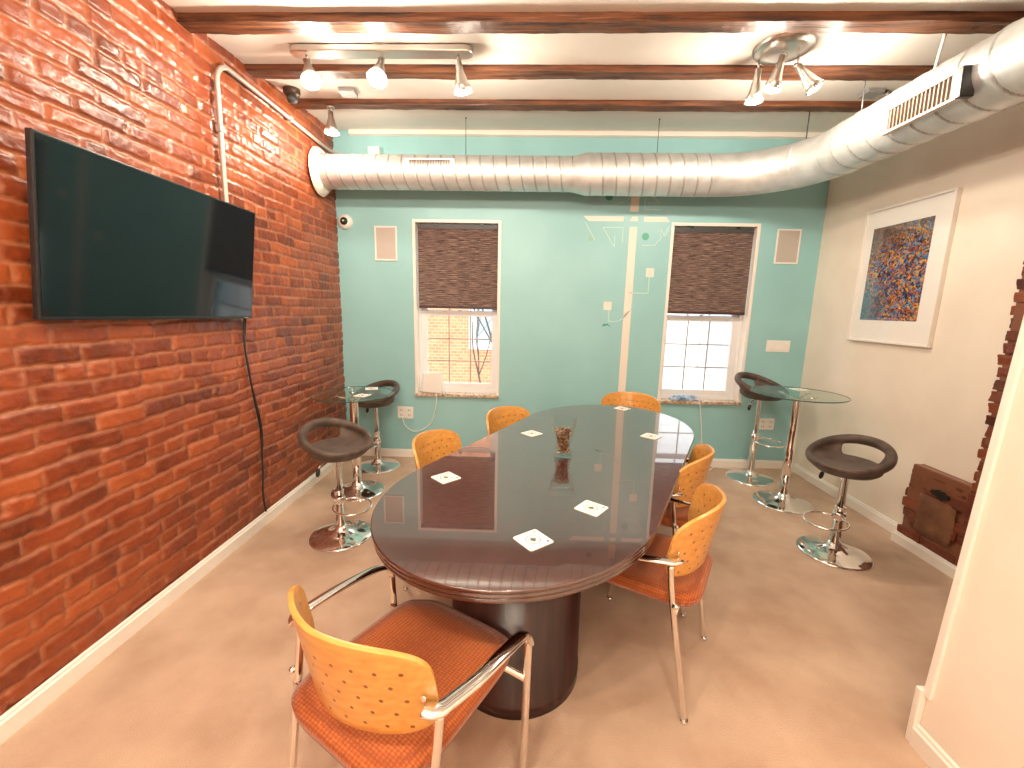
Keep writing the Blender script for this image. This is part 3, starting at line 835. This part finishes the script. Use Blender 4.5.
# vase
vx, vy = .204, 2.150
t = thing('glass_vase', 'hourglass shaped clear glass vase on the conference table', 'vase', (vx, vy, Z))
outer = [(.048, 0), (.050, .004), (.047, .02), (.040, .045), (.037, .065), (.041, .09), (.052, .125), (.062, .16), (.067, .19), (.068, .205)]
inner = [(r-.004, z) for r, z in outer[::-1][:-2]]+[(.040, .014), (0, .012)]
m = MB(); m.lathe([(0, 0)]+outer+inner, seg=48, cap=False); m.build('vessel', M['glass'], t)
rnd = random.Random(5); m = MB(); k = 0
def rin(z):
    for (r0, z0), (r1, z1) in zip(outer, outer[1:]):
        if z0 <= z <= z1: return r0+(r1-r0)*(z-z0)/(z1-z0)
    return .04
while k < 520:
    z = rnd.uniform(.02, .145); r = (rin(z)-.010)*math.sqrt(rnd.uniform(.0, 1)); a = rnd.uniform(0, 2*PI)
    s_ = rnd.uniform(.0035, .0065); c = Vector((r*math.cos(a), r*math.sin(a), z))
    mx = Matrix.Translation(c) @ Matrix.Rotation(rnd.uniform(0, 6), 4, Vector((rnd.random(), rnd.random(), rnd.random()))) @ Matrix.Diagonal((s_*1.3, s_, s_*.7, 1))
    P8 = [mx @ Vector(p) for p in [(1, 0, 0), (-1, 0, 0), (0, 1, 0), (0, -1, 0), (0, 0, 1), (0, 0, -1)]]
    m.add(P8, [(0, 2, 4), (2, 1, 4), (1, 3, 4), (3, 0, 4), (2, 0, 5), (1, 2, 5), (3, 1, 5), (0, 3, 5)]); k += 1
def pebble_mat():
    mm, n, l, b = nt('dried_pods'); g = n.new('ShaderNodeNewGeometry'); r = n.new('ShaderNodeValToRGB'); e = r.color_ramp.elements
    e[0].color = (.06, .02, .01, 1); e[1].color = (.62, .42, .25, 1); e[1].position = .9; q = e.new(.55); q.color = (.22, .08, .04, 1)
    l.new(g.outputs['Random Per Island'], r.inputs['Fac']); l.new(r.outputs['Color'], b.inputs['Base Color']); return mm
o = m.build('dried_pods', pebble_mat(), loc=(vx, vy, Z))
tag(o, 'brown dried pods and chips filling the glass vase', 'vase filler', kind='stuff')

# small wire holder on left bar table
t = thing('wire_holder', 'small chrome wire holder at the centre of the left glass table', 'holder', (-1.36, 3.24, .8125))
m = MB().lathe([(.022, 0), (.022, .004), (.004, .008), (.004, .045)], seg=20)
m.build('stem', M['chrome'], t)
m = MB().tube(catmull([(-.03, 0, .05), (0, .01, .035), (.03, 0, .05), (.05, -.02, .03), (.11, -.07, .012)], 5), .003, 8)
m.build('wire', M['chrome'], t)

# ------------------------------------------------------------------ television
t = thing('television', 'large black flat screen television mounted on the brick wall', 'television', (XL+.056, 2.035, 1.412))
t.rotation_euler = (-.018, math.radians(6.6), 0)
W_, H_ = .586, .630
MB().box(-.012, .012, -W_, W_, 0, H_).build('bezel', M['black_plastic'], t, bevel=.004)
MB().box(.0122, .0135, -W_+.010, W_-.010, .016, H_-.009).build('screen', M['tv_screen'], t)
MB().box(-.034, -.0122, -W_+.16, W_-.16, .10, H_-.18).build('rear_housing', M['black_plastic'], t, bevel=.012)
MB().box(-.056, -.035, -.18, .18, .25, .50).build('wall_mount', M['dark_grey'], t, bevel=.004)
m = MB()   # small raised maker mark at the lower right corner of the bezel
m.box(.0137, .0142, W_-.075, W_-.035, .004, .010); m.build('badge', M['grey_box'], t)
# cord
pts = [(XL+.045, 2.60, 1.43), (XL+.022, 2.605, 1.36), (XL+.02, 2.60, 1.22), (XL+.02, 2.622, 1.05), (XL+.02, 2.65, .86), (XL+.02, 2.682, .66), (XL+.02, 2.672, .42), (XL+.02, 2.652, .22), (XL+.034, 2.645, .1)]
m = MB().tube(catmull(pts, 8), .006, 8); m.tube(catmull([(p[0]+.004, p[1]+.012*math.sin(i*1.7), p[2]) for i, p in enumerate(pts[:-1])], 8), .004, 6)
o = m.build('power_cord', M['black_plastic']); tag(o, 'black cord running down the brick wall from the television', 'cord')

# conduit
xw = XL+.034
pts = [(xw, 2.53, 1.95), (xw, 2.535, 2.3), (xw, 2.545, 2.62)]+[(xw, 2.545+.11*(1-math.cos(a)), 2.68+.125*math.sin(a)) for a in [k*PI/2/6 for k in range(7)]]+[(xw, 3.1, 2.806), (xw, 3.80, 2.80), (xw+.02, 3.95, 2.80), (xw+.10, 4.035, 2.80), (xw+.25, 4.04, 2.80), (-1.42, 4.04, 2.80)]
t = thing('conduit_pipe', 'beige metal conduit bending over the brick wall above the television', 'pipe', (xw, 2.53, 1.95))
m = MB().tube([Vector(p)-Vector((xw, 2.53, 1.95)) for p in catmull(pts, 5)], .0135, 14); m.build('tube', M['pipe'], t)
for p in ((xw, 2.54, 2.45), (xw, 3.3, 2.803)):
    q = Vector(p)-Vector((xw, 2.53, 1.95)); MB().box(q.x-.016, q.x+.016, q.y-.02, q.y+.02, q.z-.018, q.z+.018).build('pipe_strap', M['pipe'], t, bevel=.004)
o = MB().box(-1.44, -1.34, YB-.075, YB-.001, 2.775, 2.865).build('junction_box', M['white'], bevel=.006)
tag(o, 'small white box on the teal wall just above the left duct', 'junction box')

# ------------------------------------------------------------------ duct
def duct():
    t = thing('air_duct', 'large silver spiral air duct along the teal wall bending towards the camera', 'air duct', (0, 3.74, 2.58))
    O = Vector((0, 3.74, 2.58))
    def sweep(name, path, rfun, step=.006, seam=.105, slant=.0, parent=t, ribs=True, mt=None):
        # resample
        P = [Vector(p) for p in path]; L = [0]
        for a, b in zip(P, P[1:]): L.append(L[-1]+(b-a).length)
        tot = L[-1]; n = int(tot/step); seg = 48; m = MB(); vs = []; sm_ = []
        def at(s):
            s = max(0, min(tot-1e-6, s))
            for i in range(len(P)-1):
                if L[i+1] >= s: return P[i].lerp(P[i+1], (s-L[i])/(L[i+1]-L[i]))
            return P[-1]
        for i in range(n+1):
            s = tot*i/n; T = (at(s+.01)-at(s-.01)).normalized(); N = Vector((0, 0, 1)); B = T.cross(N).normalized()
            for k in range(seg):
                a = 2*PI*k/seg
                ss = s+slant*math.cos(a)
                ph = (ss+seam*a/(2*PI)) % seam
                d = min(ph, seam-ph)
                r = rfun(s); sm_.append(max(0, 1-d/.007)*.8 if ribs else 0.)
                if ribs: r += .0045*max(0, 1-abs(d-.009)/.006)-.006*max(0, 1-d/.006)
                r += .0006*noise.noise((ss*6, math.cos(a)*2, math.sin(a)*2))
                vs.append(at(s)+(B*math.cos(a)+N*math.sin(a))*r-O)
        m.add(vs, [(i*seg+k, i*seg+(k+1) % seg, (i+1)*seg+(k+1) % seg, (i+1)*seg+k) for i in range(n) for k in range(seg)], True)
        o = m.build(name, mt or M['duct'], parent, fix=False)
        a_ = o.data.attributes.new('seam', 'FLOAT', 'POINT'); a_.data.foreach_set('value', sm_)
        return o
    z = 2.58; y = 3.745
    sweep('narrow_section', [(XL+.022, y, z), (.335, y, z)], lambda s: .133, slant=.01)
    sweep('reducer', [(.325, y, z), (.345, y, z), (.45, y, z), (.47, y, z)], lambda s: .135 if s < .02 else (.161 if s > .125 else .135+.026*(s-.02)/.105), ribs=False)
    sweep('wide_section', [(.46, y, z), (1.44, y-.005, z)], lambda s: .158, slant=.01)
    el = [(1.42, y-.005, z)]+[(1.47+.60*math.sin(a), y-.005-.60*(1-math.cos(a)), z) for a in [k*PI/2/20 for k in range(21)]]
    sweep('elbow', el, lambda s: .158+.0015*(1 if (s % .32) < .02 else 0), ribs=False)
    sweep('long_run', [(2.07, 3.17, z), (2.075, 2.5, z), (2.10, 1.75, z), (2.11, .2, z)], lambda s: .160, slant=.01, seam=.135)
    # collar at brick wall
    m = MB(); n = 48; vs = []
    prof = [(.137, .022), (.137, .070), (.150, .067), (.178, .044), (.192, .022)]
    for r, x in prof:
        for k in range(n):
            a = 2*PI*k/n; rr = r*(1+(.05*noise.noise((math.cos(a)*2, math.sin(a)*2, r*30)) if r > .15 else 0)); vs.append((XL+x-O.x, y-O.y+rr*math.cos(a), rr*math.sin(a)))
    m.add(vs, [(i*n+k, i*n+(k+1) % n, (i+1)*n+(k+1) % n, (i+1)*n+k) for i in range(4) for k in range(n)], True)
    m.build('wall_collar', M['duct_collar'], t)
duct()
def register(label, loc, rot, w, h):
    t = thing('vent_register', label, 'vent', loc, 0, 'white vent registers on the duct')
    t.rotation_euler = rot
    m = MB(); b = .022     # faces local -y, origin at centre
    m.box(-w/2, w/2, -.012, .02, h/2-b*.55, h/2); m.box(-w/2, w/2, -.012, .02, -h/2, -h/2+b*.55)
    m.box(-w/2, -w/2+b*1.6, -.012, .02, -h/2+b*.55, h/2-b*.55); m.box(w/2-b*1.6, w/2, -.012, .02, -h/2+b*.55, h/2-b*.55)
    m.build('frame', M['white'], t, bevel=.002)
    MB().box(-w/2+.02, w/2-.02, .012, .018, -h/2+.008, h/2-.008).build('backing', M['black_plastic'], t)
    n = 16
    for k in range(n):
        x = -w/2+.045+(w-.09)*k/(n-1)
        MB().box(x-.0035, x+.0035, -.006, .011, -h/2+.012, h/2-.012).build('slat', M['slat'], t)
    return t
register('white vent register on the part of the duct above the left window', (-.810, 3.622, 2.600), (math.radians(9), 0, 0), .40, .10)
r2 = register('white vent register on the duct run coming towards the camera', (1.912, 2.395, 2.528), (math.radians(2), 0, math.radians(-90.5)), .43, .125)
MB().box(.203, .230, -.016, .045, -.064, .064).build('end_cap', M['black_plastic'], r2, bevel=.004)
# hangers
def hanger(label, a, b, r, mt, group='duct hangers'):
    m = MB().tube([a, b], r, 10); m.lathe([(r*2.6, 0), (r*2.6, .006)], (a[0], a[1], a[2]-.006), 12)
    o = m.build('duct_hanger', mt); tag(o, label, 'hanger', group)
hanger('thin wire holding the duct above the left window', (-.539, 3.745, zc(3.745)), (-.539, 3.745, 2.70), .0025, M['dark_grey'])
hanger('thin wire holding the duct above the painted stripe', (1.006, 3.745, zc(3.745)), (1.006, 3.745, 2.73), .0025, M['dark_grey'])
hanger('short wire hanging at the bend of the duct', (2.0, 3.46, zc(3.46)-.001), (2.0, 3.46, 2.72), .004, M['dark_grey'])
hanger('white rod holding the duct near the bigger register', (2.03, 2.455, zc(2.455)), (2.085, 2.56, 2.725), .0075, M['white'])
hanger('small hook holding the duct below the farthest beam', (2.08, 3.05, zc(3.05)), (2.085, 3.05, 2.73), .004, M['grey_box'])

# ------------------------------------------------------------------ wall things
def wall_speaker(label, x0, x1, z0, z1):
    t = thing('wall_speaker', label, 'speaker', ((x0+x1)/2, YB, (z0+z1)/2), 0, 'in-wall speakers')
    w, h = (x1-x0)/2, (z1-z0)/2
    m = MB(); b = .014
    m.box(-w, w, -.010, -.0005, h-b, h); m.box(-w, w, -.010, -.0005, -h, -h+b); m.box(-w, -w+b, -.010, -.0005, -h+b, h-b); m.box(w-b, w, -.010, -.0005, -h+b, h-b)
    m.build('frame', M['white'], t, bevel=.002)
    MB().box(-w+b, w-b, -.007, -.0005, -h+b, h-b).build('speaker_grille', M['grille'], t)
wall_speaker('rectangular speaker grille on the teal wall left of the left window', -1.430, -1.222, 1.905, 2.212)
wall_speaker('rectangular speaker grille on the teal wall right of the right window', 2.205, 2.415, 1.935, 2.236)

t = thing('security_camera', 'small white dome security camera high in the left corner of the teal wall', 'security camera', (-1.693, YB, 2.244))
MB().lathe([(.066, .0005), (.066, .02), (.060, .030), (.045, .045), (0, .045)], (0, 0, 0), 36, (0, -1, 0), cap=False).build('housing', M['white'], t)
MB().lathe([(.034, .044), (.034, .050), (.028, .062), (.014, .070), (0, .072)], (0, 0, 0), 28, (0, -1, 0), cap=False).build('lens_dome', M['black_plastic'], t)
MB().lathe([(.010, .070), (.010, .075), (0, .076)], (0, 0, -.0), 16, (0, -1, 0), cap=False).build('lens', M['nickel'], t)

def plate(name, label, cat, x0, x1, z0, z1, kind):
    t = thing(name, label, cat, ((x0+x1)/2, YB, (z0+z1)/2)); w, h = (x1-x0)/2, (z1-z0)/2
    MB().box(-w, w, -.007, -.0005, -h, h).build('cover_plate', M['white'], t, bevel=.003)
    if kind == 'switch':
        for k in range(3):
            x = -w+w*2*(k+.5)/3; MB().box(x-.019, x+.019, -.011, -.0072, -h*.6, h*.6).build('rocker', M['white'], t, bevel=.002)
    else:
        for sx in ((-.5, .5) if kind == 'double' else (0,)):
            m = MB()
            for sz in (-.42, .42):
                for dx in (-.010, .006): m.box(sx*w+dx, sx*w+dx+.004, -.0080, -.0068, sz*h-.008, sz*h+.008)
            m.build('socket', M['black_plastic'], t)
            MB().box(sx*w-.026, sx*w+.026, -.0078, -.0072, -h*.8, h*.8).build('socket_face', M['white'], t)
plate('light_switch', 'wide white three-gang light switch plate right of the right window', 'light switch', 2.232, 2.448, 1.140, 1.248, 'switch')
plate('wall_outlet', 'white double wall outlet low on the teal wall left of the left window', 'outlet', -1.262, -1.105, .395, .516, 'double')
plate('wall_outlet', 'white wall outlet behind the tall bar stool below the light switch', 'outlet', 2.255, 2.398, .388, .500, 'double')

# router
t = thing('router', 'white square router leaning on the sill of the left window', 'router', (-.915, YB-.006, .661), 0)
t.rotation_euler = (math.radians(-8), 0, math.radians(-6))
MB().box(-.100, .100, -.012, .014, 0, .20).build('case', M['white'], t, bevel=.012, bseg=3)
MB().box(-.055, .045, .014, .034, .002, .016).build('stand', M['white'], t, bevel=.004)
pts = [(-.87, YB-.03, .675), (-.865, YB-.034, .60), (-.885, YB-.02, .48), (-.93, YB-.012, .36), (-1.02, YB-.010, .285), (-1.11, YB-.010, .270), (-1.19, YB-.010, .33), (-1.215, YB-.011, .42)]
o = MB().tube(catmull(pts, 8), .0045, 8).build('router_cable', M['cable_white']); tag(o, 'white cable drooping from the router to the left outlet', 'cable')
pts = [(1.60, YB-.0, .664), (1.645, YB-.036, .672), (1.668, YB-.037, .60), (1.70, YB-.022, .42), (1.725, YB-.022, .2), (1.72, YB-.03, .05), (1.70, YB-.08, .006), (1.78, YB-.12, .006), (1.86, YB-.04, .006), (2.0, YB-.06, .006), (2.2, YB-.03, .006)]
o = MB().tube(catmull(pts, 8), .0048, 8).build('white_cable', M['cable_white']); tag(o, 'white cable hanging from the right window sill down to the carpet', 'cable')
# crumpled cloth
m = MB(); n1, n2 = 34, 14; vs = []
for i in range(n1+1):
    for j in range(n2+1):
        u = i/n1; v = j/n2
        x = 1.40+.28*u; y = YB-.024+.10*v
        e = min(u, 1-u, v, 1-v)*6; e = min(1, e)
        z = .6545+e*(.020+.024*(noise.noise((u*7, v*4, 2.))+.4))+.004*abs(noise.noise((u*20, v*9, 1.)))
        vs.append((x+.012*noise.noise((u*5, v*5, 7.)), y, max(z, .6545)))
m.add(vs, [(i*(n2+1)+j, (i+1)*(n2+1)+j, (i+1)*(n2+1)+j+1, i*(n2+1)+j+1) for i in range(n1) for j in range(n2)], True)
o = m.build('folded_cloth', M['cloth_blue'], fix=False); sd = o.modifiers.new('s', 'SOLIDIFY'); sd.thickness = .003; sd.offset = 1
tag(o, 'crumpled blue and white cloth lying on the right window sill', 'cloth')

# ------------------------------------------------------------------ painted wall graphic (thin vinyl shapes)
t = thing('wall_graphic', 'cream stripe cross with thin line shapes decorating the teal wall between the windows', 'wall decal', (.93, YB, .7))
def flat(name, polys, mt, d=.0012):
    m = MB()
    for poly in polys:
        n = len(poly); vs = [(x-.93, -d, z-.7) for x, z in poly]+[(x-.93, -.0004, z-.7) for x, z in poly]
        m.add(vs, [tuple(range(n)), tuple(range(2*n-1, n-1, -1))]+[(i, (i+1) % n, n+(i+1) % n, n+i) for i in range(n)])
    return m.build(name, mt, t)
def line(pts, w=.006):
    out = []
    for (x0, z0), (x1, z1) in zip(pts, pts[1:]):
        d = Vector((x1-x0, z1-z0)); q = Vector((-d.y, d.x)).normalized()*w/2; e = d.normalized()*w/2
        out.append([(x0-e.x+q.x, z0-e.y+q.y), (x1+e.x+q.x, z1+e.y+q.y), (x1+e.x-q.x, z1+e.y-q.y), (x0-e.x-q.x, z0-e.y-q.y)])
    return out
flat('stripe', [[(.888, .655), (.958, .655), (.966, 2.236), (.898, 2.236)]], M['mural_cream'])
flat('stripe_top', [[(.892, 2.365), (.966, 2.365), (.968, 2.52), (.896, 2.52)]], M['mural_cream'])
flat('cross_centre', [[(.893, 2.285), (.966, 2.285), (.966, 2.325), (.915, 2.325)]], M['mural_cream'])
flat('cross_arm', [[(.478, 2.325), (.840, 2.325), (.840, 2.282), (.530, 2.282)]], M['mural_cream'])
flat('cross_arm', [[(1.02, 2.325), (1.215, 2.325), (1.253, 2.283), (1.02, 2.283)]], M['mural_cream'])
flat('square', [[(1.073, 1.80), (1.145, 1.80), (1.145, 1.878), (1.073, 1.878)]], M['mural_cream'])
flat('square', [[(.705, 1.495), (.778, 1.495), (.778, 1.570), (.705, 1.570)]], M['mural_cream'])
flat('thin_line', line([(1.105, 1.80), (1.105, 1.655), (.94, 1.655)], .009)+line([(.757, 1.495), (.757, 1.395), (.80, 1.388), (.85, 1.395), (.90, 1.43), (.94, 1.49)], .008), M['mural_line'])
flat('thin_line', line([(.50, 2.27), (.59, 2.12)])+line([(.66, 2.23), (.84, 2.23), (.84, 2.10)])+line([(.66, 2.23), (.77, 2.06), (.77, 2.16)])+line([(1.02, 2.08), (1.13, 2.08), (1.19, 2.15), (1.25, 2.25)])+line([(1.02, 2.38), (1.02, 2.50)])+line([(1.02, 2.385), (1.16, 2.385)])+line([(1.05, 2.44), (1.15, 2.44), (1.08, 2.50)])+line([(.79, 2.44), (.86, 2.46), (.90, 2.50)])+line([(1.18, 2.12), (1.18, 2.22), (1.22, 2.16), (1.245, 2.22)]), M['mural_line'])
def disc(cx, cz, r): return [(cx+r*math.cos(2*PI*k/24), cz+r*math.sin(2*PI*k/24)) for k in range(24)]
flat('green_dot', [disc(.70, 2.49, .032)], M['marker_green']); flat('green_dot', [disc(1.045, 2.155, .032)], mat('mural_green_light', (.10, .42, .32), .5))
flat('leaf_mark', [disc(.555, 2.13, .022)], mat('mural_olive', (.30, .55, .40), .5))
flat('leaf_mark', [[(.70, 1.34), (.75, 1.355), (.79, 1.33), (.75, 1.37), (.71, 1.365)]], M['marker_green'])

# ------------------------------------------------------------------ framed print
t = thing('framed_picture', 'framed colourful abstract print with wide white mount on the right wall', 'picture', (XR, 3.185, 1.785))
t.rotation_euler = (0, 0, 0)
w, h = .352, .486
m = MB(); b = .018
for (ya_, yb_, za, zb) in ((-w, w, h-b, h), (-w, w, -h, -h+b), (-w, -w+b, -h+b, h-b), (w-b, w, -h+b, h-b)): m.box(-.032, -.001, ya_, yb_, za, zb)
m.build('frame', M['trim'], t, bevel=.003)
MB().box(-.018, -.001, -w+b, w-b, -h+b, h-b).build('mount', M['canvas_mat'], t)
o = MB().box(-.0195, -.0181, -.245, .245, -.335, .335).build('print', M['art'], t); o.location = (0, .02, .012)
MB().box(-.026, -.0235, -w+b, w-b, -h+b, h-b).build('glazing', M['pane'], t)
if True:
    o.data.transform(Matrix.Identity(4))

# ------------------------------------------------------------------ light fixtures
LIGHTS = []
def spot_head(parent, base, d, L=.155, w=.056, power=20, stem=.03):
    """cone lamp: base point, direction d"""
    base = Vector(base); d = Vector(d).normalized()
    m = MB().lathe([(.013, 0), (.018, .004), (.020, L*.3), (w*.72, L*.72), (w, L), (w-.003, L), (w*.70, L*.74), (.016, L*.32), (.0, L*.3)], base, 28, d, cap=False)
    m.build('lamp_shade', M['nickel'], parent)
    MB().lathe([(0, L*.55), (w*.62, L*.70), (w*.93, L*.93), (w*.70, L*1.02), (0, L*1.08)], base, 24, d, cap=False).build('bulb', M['bulb'], parent)
    return base+d*(L*1.08+.03)
def add_light(p, d, power, r=.035, spot=None, col=(1, .87, .70)):
    if spot:
        ld = bpy.data.lights.new('lamp', 'SPOT'); ld.spot_size = spot; ld.spot_blend = .9
    else: ld = bpy.data.lights.new('lamp', 'POINT')
    ld.energy = power; ld.shadow_soft_size = r; ld.color = col
    o = bpy.data.objects.new('lamp_light', ld); COL.objects.link(o); o.location = p
    o.rotation_euler = Vector(d).to_track_quat('-Z', 'Y').to_euler()
    return o
PW = 11
def track_fixture(label, cx, cy, hw, heads, name='track_light', rz=0, pw=PW, spot=None):
    z0 = zc(cy)
    t = thing(name, label, 'ceiling light', (cx, cy, z0), rz)
    m = MB(); poly = [(hw*1+.045*math.cos(a), .045*math.sin(a)) for a in [-PI/2+PI*k/12 for k in range(13)]]+[(-hw+.045*math.cos(a), .045*math.sin(a)) for a in [PI/2+PI*k/12 for k in range(13)]]
    m.prism(poly, -.042, -.008); m.build('bar', M['nickel'], t, bevel=.006)
    MB().lathe([(.05, -.010), (.05, .012)], (0, 0, 0), 24).build('ceiling_mount', M['nickel'], t)
    for x, d, drop in heads:
        a = Vector((x, 0, -.042)); j = a+Vector((0, 0, -drop))
        MB().tube([a, j], .006, 8).tube([j+Vector((-.018, 0, 0)), j+Vector((.018, 0, 0))], .010, 10).build('swivel', M['nickel'], t)
        p = spot_head(t, j, d)
        q = Matrix.Rotation(rz, 3, 'Z') @ p+Vector((cx, cy, z0))
        add_light(q, Matrix.Rotation(rz, 3, 'Z') @ Vector(d), pw, spot=spot)
    return t
track_fixture('long nickel spotlight bar with three lit cone heads on the left of the ceiling', -.862, 2.665, .475,
              [(-.43, (.30, -.38, -.85), .028), (-.0, (-.02, -.48, -.85), .022), (.435, (.16, .20, -1), .028)])
# single spot near the brick wall
t = thing('ceiling_spotlight', 'single lit cone spotlight near the brick wall beside the duct', 'ceiling light', (-1.50, 3.42, zc(3.42)-.04))
MB().lathe([(.03, -.012), (.03, .0)], (0, 0, 0), 20).tube([(0, 0, -.01), (0, 0, -.03)], .007, 8).build('swivel', M['nickel'], t)
p = spot_head(t, (0, 0, -.028), (.02, -.02, -1)); add_light(p+Vector(t.location), (0, 0, -1), PW*.7)
# round three-head fixture
cx, cy = 1.355, 2.655; z0 = zc(cy)
t = thing('cluster_ceiling_light', 'round nickel ceiling light with three lit cone heads on the right', 'ceiling light', (cx, cy, z0))
MB().lathe([(.150, 0), (.150, -.012), (.140, -.024), (.09, -.034), (0, -.036)], seg=44, cap=False).build('canopy', M['nickel'], t)
for (x, y, d, dr) in ((-.09, .08, (.02, .12, -1), .05), (-.01, -.02, (-.18, .20, -1), .03), (.10, .03, (.62, -.05, -.72), .05)):
    a = Vector((x, y, -.028)); j = a+Vector((0, 0, -dr))
    MB().tube([a, j], .006, 8).tube([j+Vector((-.018, 0, 0)), j+Vector((.018, 0, 0))], .010, 10).build('swivel', M['nickel'], t)
    p = spot_head(t, j, d, L=.16, w=.050); add_light(p+Vector((cx, cy, z0)), d, PW*.8)
# unseen bars of the same kind, added behind the camera for fill light
track_fixture('unseen nickel spotlight bar added behind the camera as fill light', -.3, .15, .475, [(-.43, (-.5, .35, -.9), .03), (0, (.0, .1, -1), .03), (.43, (.4, .3, -1), .03)], pw=23, spot=None)
track_fixture('second unseen nickel spotlight bar added behind the camera as fill light', -.2, -1.4, .475, [(-.43, (-.2, .35, -.9), .03), (0, (.0, .1, -1), .03), (.43, (.1, .3, -1), .03)], pw=20, spot=None)

# ceiling boxes
t = thing('smoke_detector', 'dark brown sprinkler-like detector on the ceiling beside the brick wall', 'detector', (-1.68, 3.22, zc(3.22)))
MB().lathe([(.055, 0), (.055, -.03), (.045, -.045), (0, -.048)], seg=28, cap=False).build('body', mat('bronze', (.08, .05, .035), .4, .5), t)
MB().lathe([(.028, -.045), (.036, -.065), (.030, -.085), (0, -.09)], seg=20, cap=False).build('cap', M['dark_grey'], t)
t = thing('ceiling_box', 'small grey metal box on the ceiling behind the spotlight bar', 'junction box', (-1.29, 3.24, zc(3.24)), .1)
MB().box(-.055, .055, -.05, .05, -.028, -.001).build('box', M['grey_box'], t, bevel=.004)
t = thing('ceiling_box', 'grey metal box with fittings on the ceiling beside the slanting duct', 'junction box', (2.24, 3.215, zc(3.215)), 0)
MB().box(-.055, .055, -.05, .05, -.03, -.001).build('box', M['grey_box'], t, bevel=.004)
MB().tube([(.05, 0, -.02), (.15, .01, -.015)], .012, 12).lathe([(.02, 0), (.02, .02)], (.09, 0, -.018), 12, (1, 0, 0)).build('fitting', M['grey_box'], t)

# ------------------------------------------------------------------ outside
MB().box(-14, 16, 4.6, 22, -4.6, -4.4).build('ground', M['asphalt'], kind='structure')
bd = thing('brick_house', 'pale orange brick house across the street seen through the windows', 'building', (0, 11.2, -4.4))
MB().box(-7.0, 3.2, 0, 1.0, 0, 9.0).build('facade', M['facade'], bd)
for (x, z) in ((-5.6, 1.2), (-3.3, 1.2), (-.9, 1.2), (1.6, 1.2), (-5.6, 4.9), (-3.3, 4.9), (-.9, 4.9), (1.6, 4.9)):
    f = MB().box(x-.62, x+.62, -.05, .06, z-.1, z+1.75); f = f.build('window', M['facade_white'], bd)
    MB().box(x-.45, x+.45, -.07, -.052, z+.08, z+1.55).build('pane', mat('far_pane', (.35, .42, .45), .2), f)
pb = MB().box(-4.2, -1.2, -1.2, -.01, 0, 3.3); pb = pb.build('porch', M['facade_white'], bd)
wb = thing('white_house', 'white clapboard house across the street seen through the right window', 'building', (0, 11.6, -4.4))
m = MB()
for k in range(30): m.box(3.3, 12, -.02*(k % 2), .6, k*.3, k*.3+.3)
m.build('siding', M['facade_white'], wb)
MB().box(4.6, 6.0, -.08, -.025, 4.4, 6.4).build('window', mat('far_pane_b', (.45, .5, .52), .2), wb)
def tree(label, x, y, seed, h=5.2):
    rnd = random.Random(seed); t = thing('bare_tree', label, 'tree', (x, y, -4.4), 0, 'bare trees outside the windows')
    m = MB()
    def br(p, d, L, r, dep):
        pts = [p]; q = p.copy(); dd = d.copy()
        for i in range(4):
            dd = (dd+Vector((rnd.uniform(-.22, .22), rnd.uniform(-.12, .12), rnd.uniform(-.1, .15)))).normalized(); q = q+dd*L/4; pts.append(q.copy())
        m.tube(catmull(pts, 3), [r*(1-.5*i/12) for i in range(13)], 6)
        if dep:
            for k in range(rnd.choice((2, 3, 3))):
                nd = (dd+Vector((rnd.uniform(-1, 1), rnd.uniform(-.3, .3), rnd.uniform(-.3, .5)))).normalized()
                br(pts[rnd.choice((2, 3, 4))], nd, L*rnd.uniform(.6, .8), r*.5, dep-1)
    br(Vector((0, 0, 0)), Vector((.1, 0, 1)), h*.7, .10, 5)
    m.build('branches', M['bark'], t)
tree('bare tree outside the left window', -1.6, 8.0, 4)
tree('bare tree outside the right window', 3.6, 8.4, 9)

# ------------------------------------------------------------------ world, camera, colour
w = bpy.data.worlds.new('World'); S.world = w; w.use_nodes = True
bg = w.node_tree.nodes['Background']; bg.inputs['Color'].default_value = (.93, .97, 1, 1); bg.inputs['Strength'].default_value = 2.1
cd = bpy.data.cameras.new('camera'); cam = bpy.data.objects.new('camera', cd); COL.objects.link(cam)
cd.sensor_width = 36; cd.lens = 426.56/1024*36; cd.clip_start = .02; cd.clip_end = 200
F = Vector((-0.03237782, 0.98377318, -0.17647098)); R = Vector((0.99912985, 0.0365026, 0.02017686)); U = Vector((-0.0262911, 0.17566414, 0.98409902))
mx = Matrix(((R.x, U.x, -F.x, 0), (R.y, U.y, -F.y, 0), (R.z, U.z, -F.z, 1.5), (0, 0, 0, 1)))
cam.matrix_world = mx
S.camera = cam
S.view_settings.view_transform = 'Standard'; S.view_settings.look = 'None'; S.view_settings.gamma = 1; S.view_settings.exposure = .85
S.view_settings.use_curve_mapping = False
S.cycles.use_denoising = True
S.cycles.max_bounces = 10; S.cycles.diffuse_bounces = 5; S.cycles.glossy_bounces = 5; S.cycles.transmission_bounces = 8
S.cycles.caustics_reflective = False; S.cycles.caustics_refractive = False
S.cycles.sample_clamp_indirect = 6
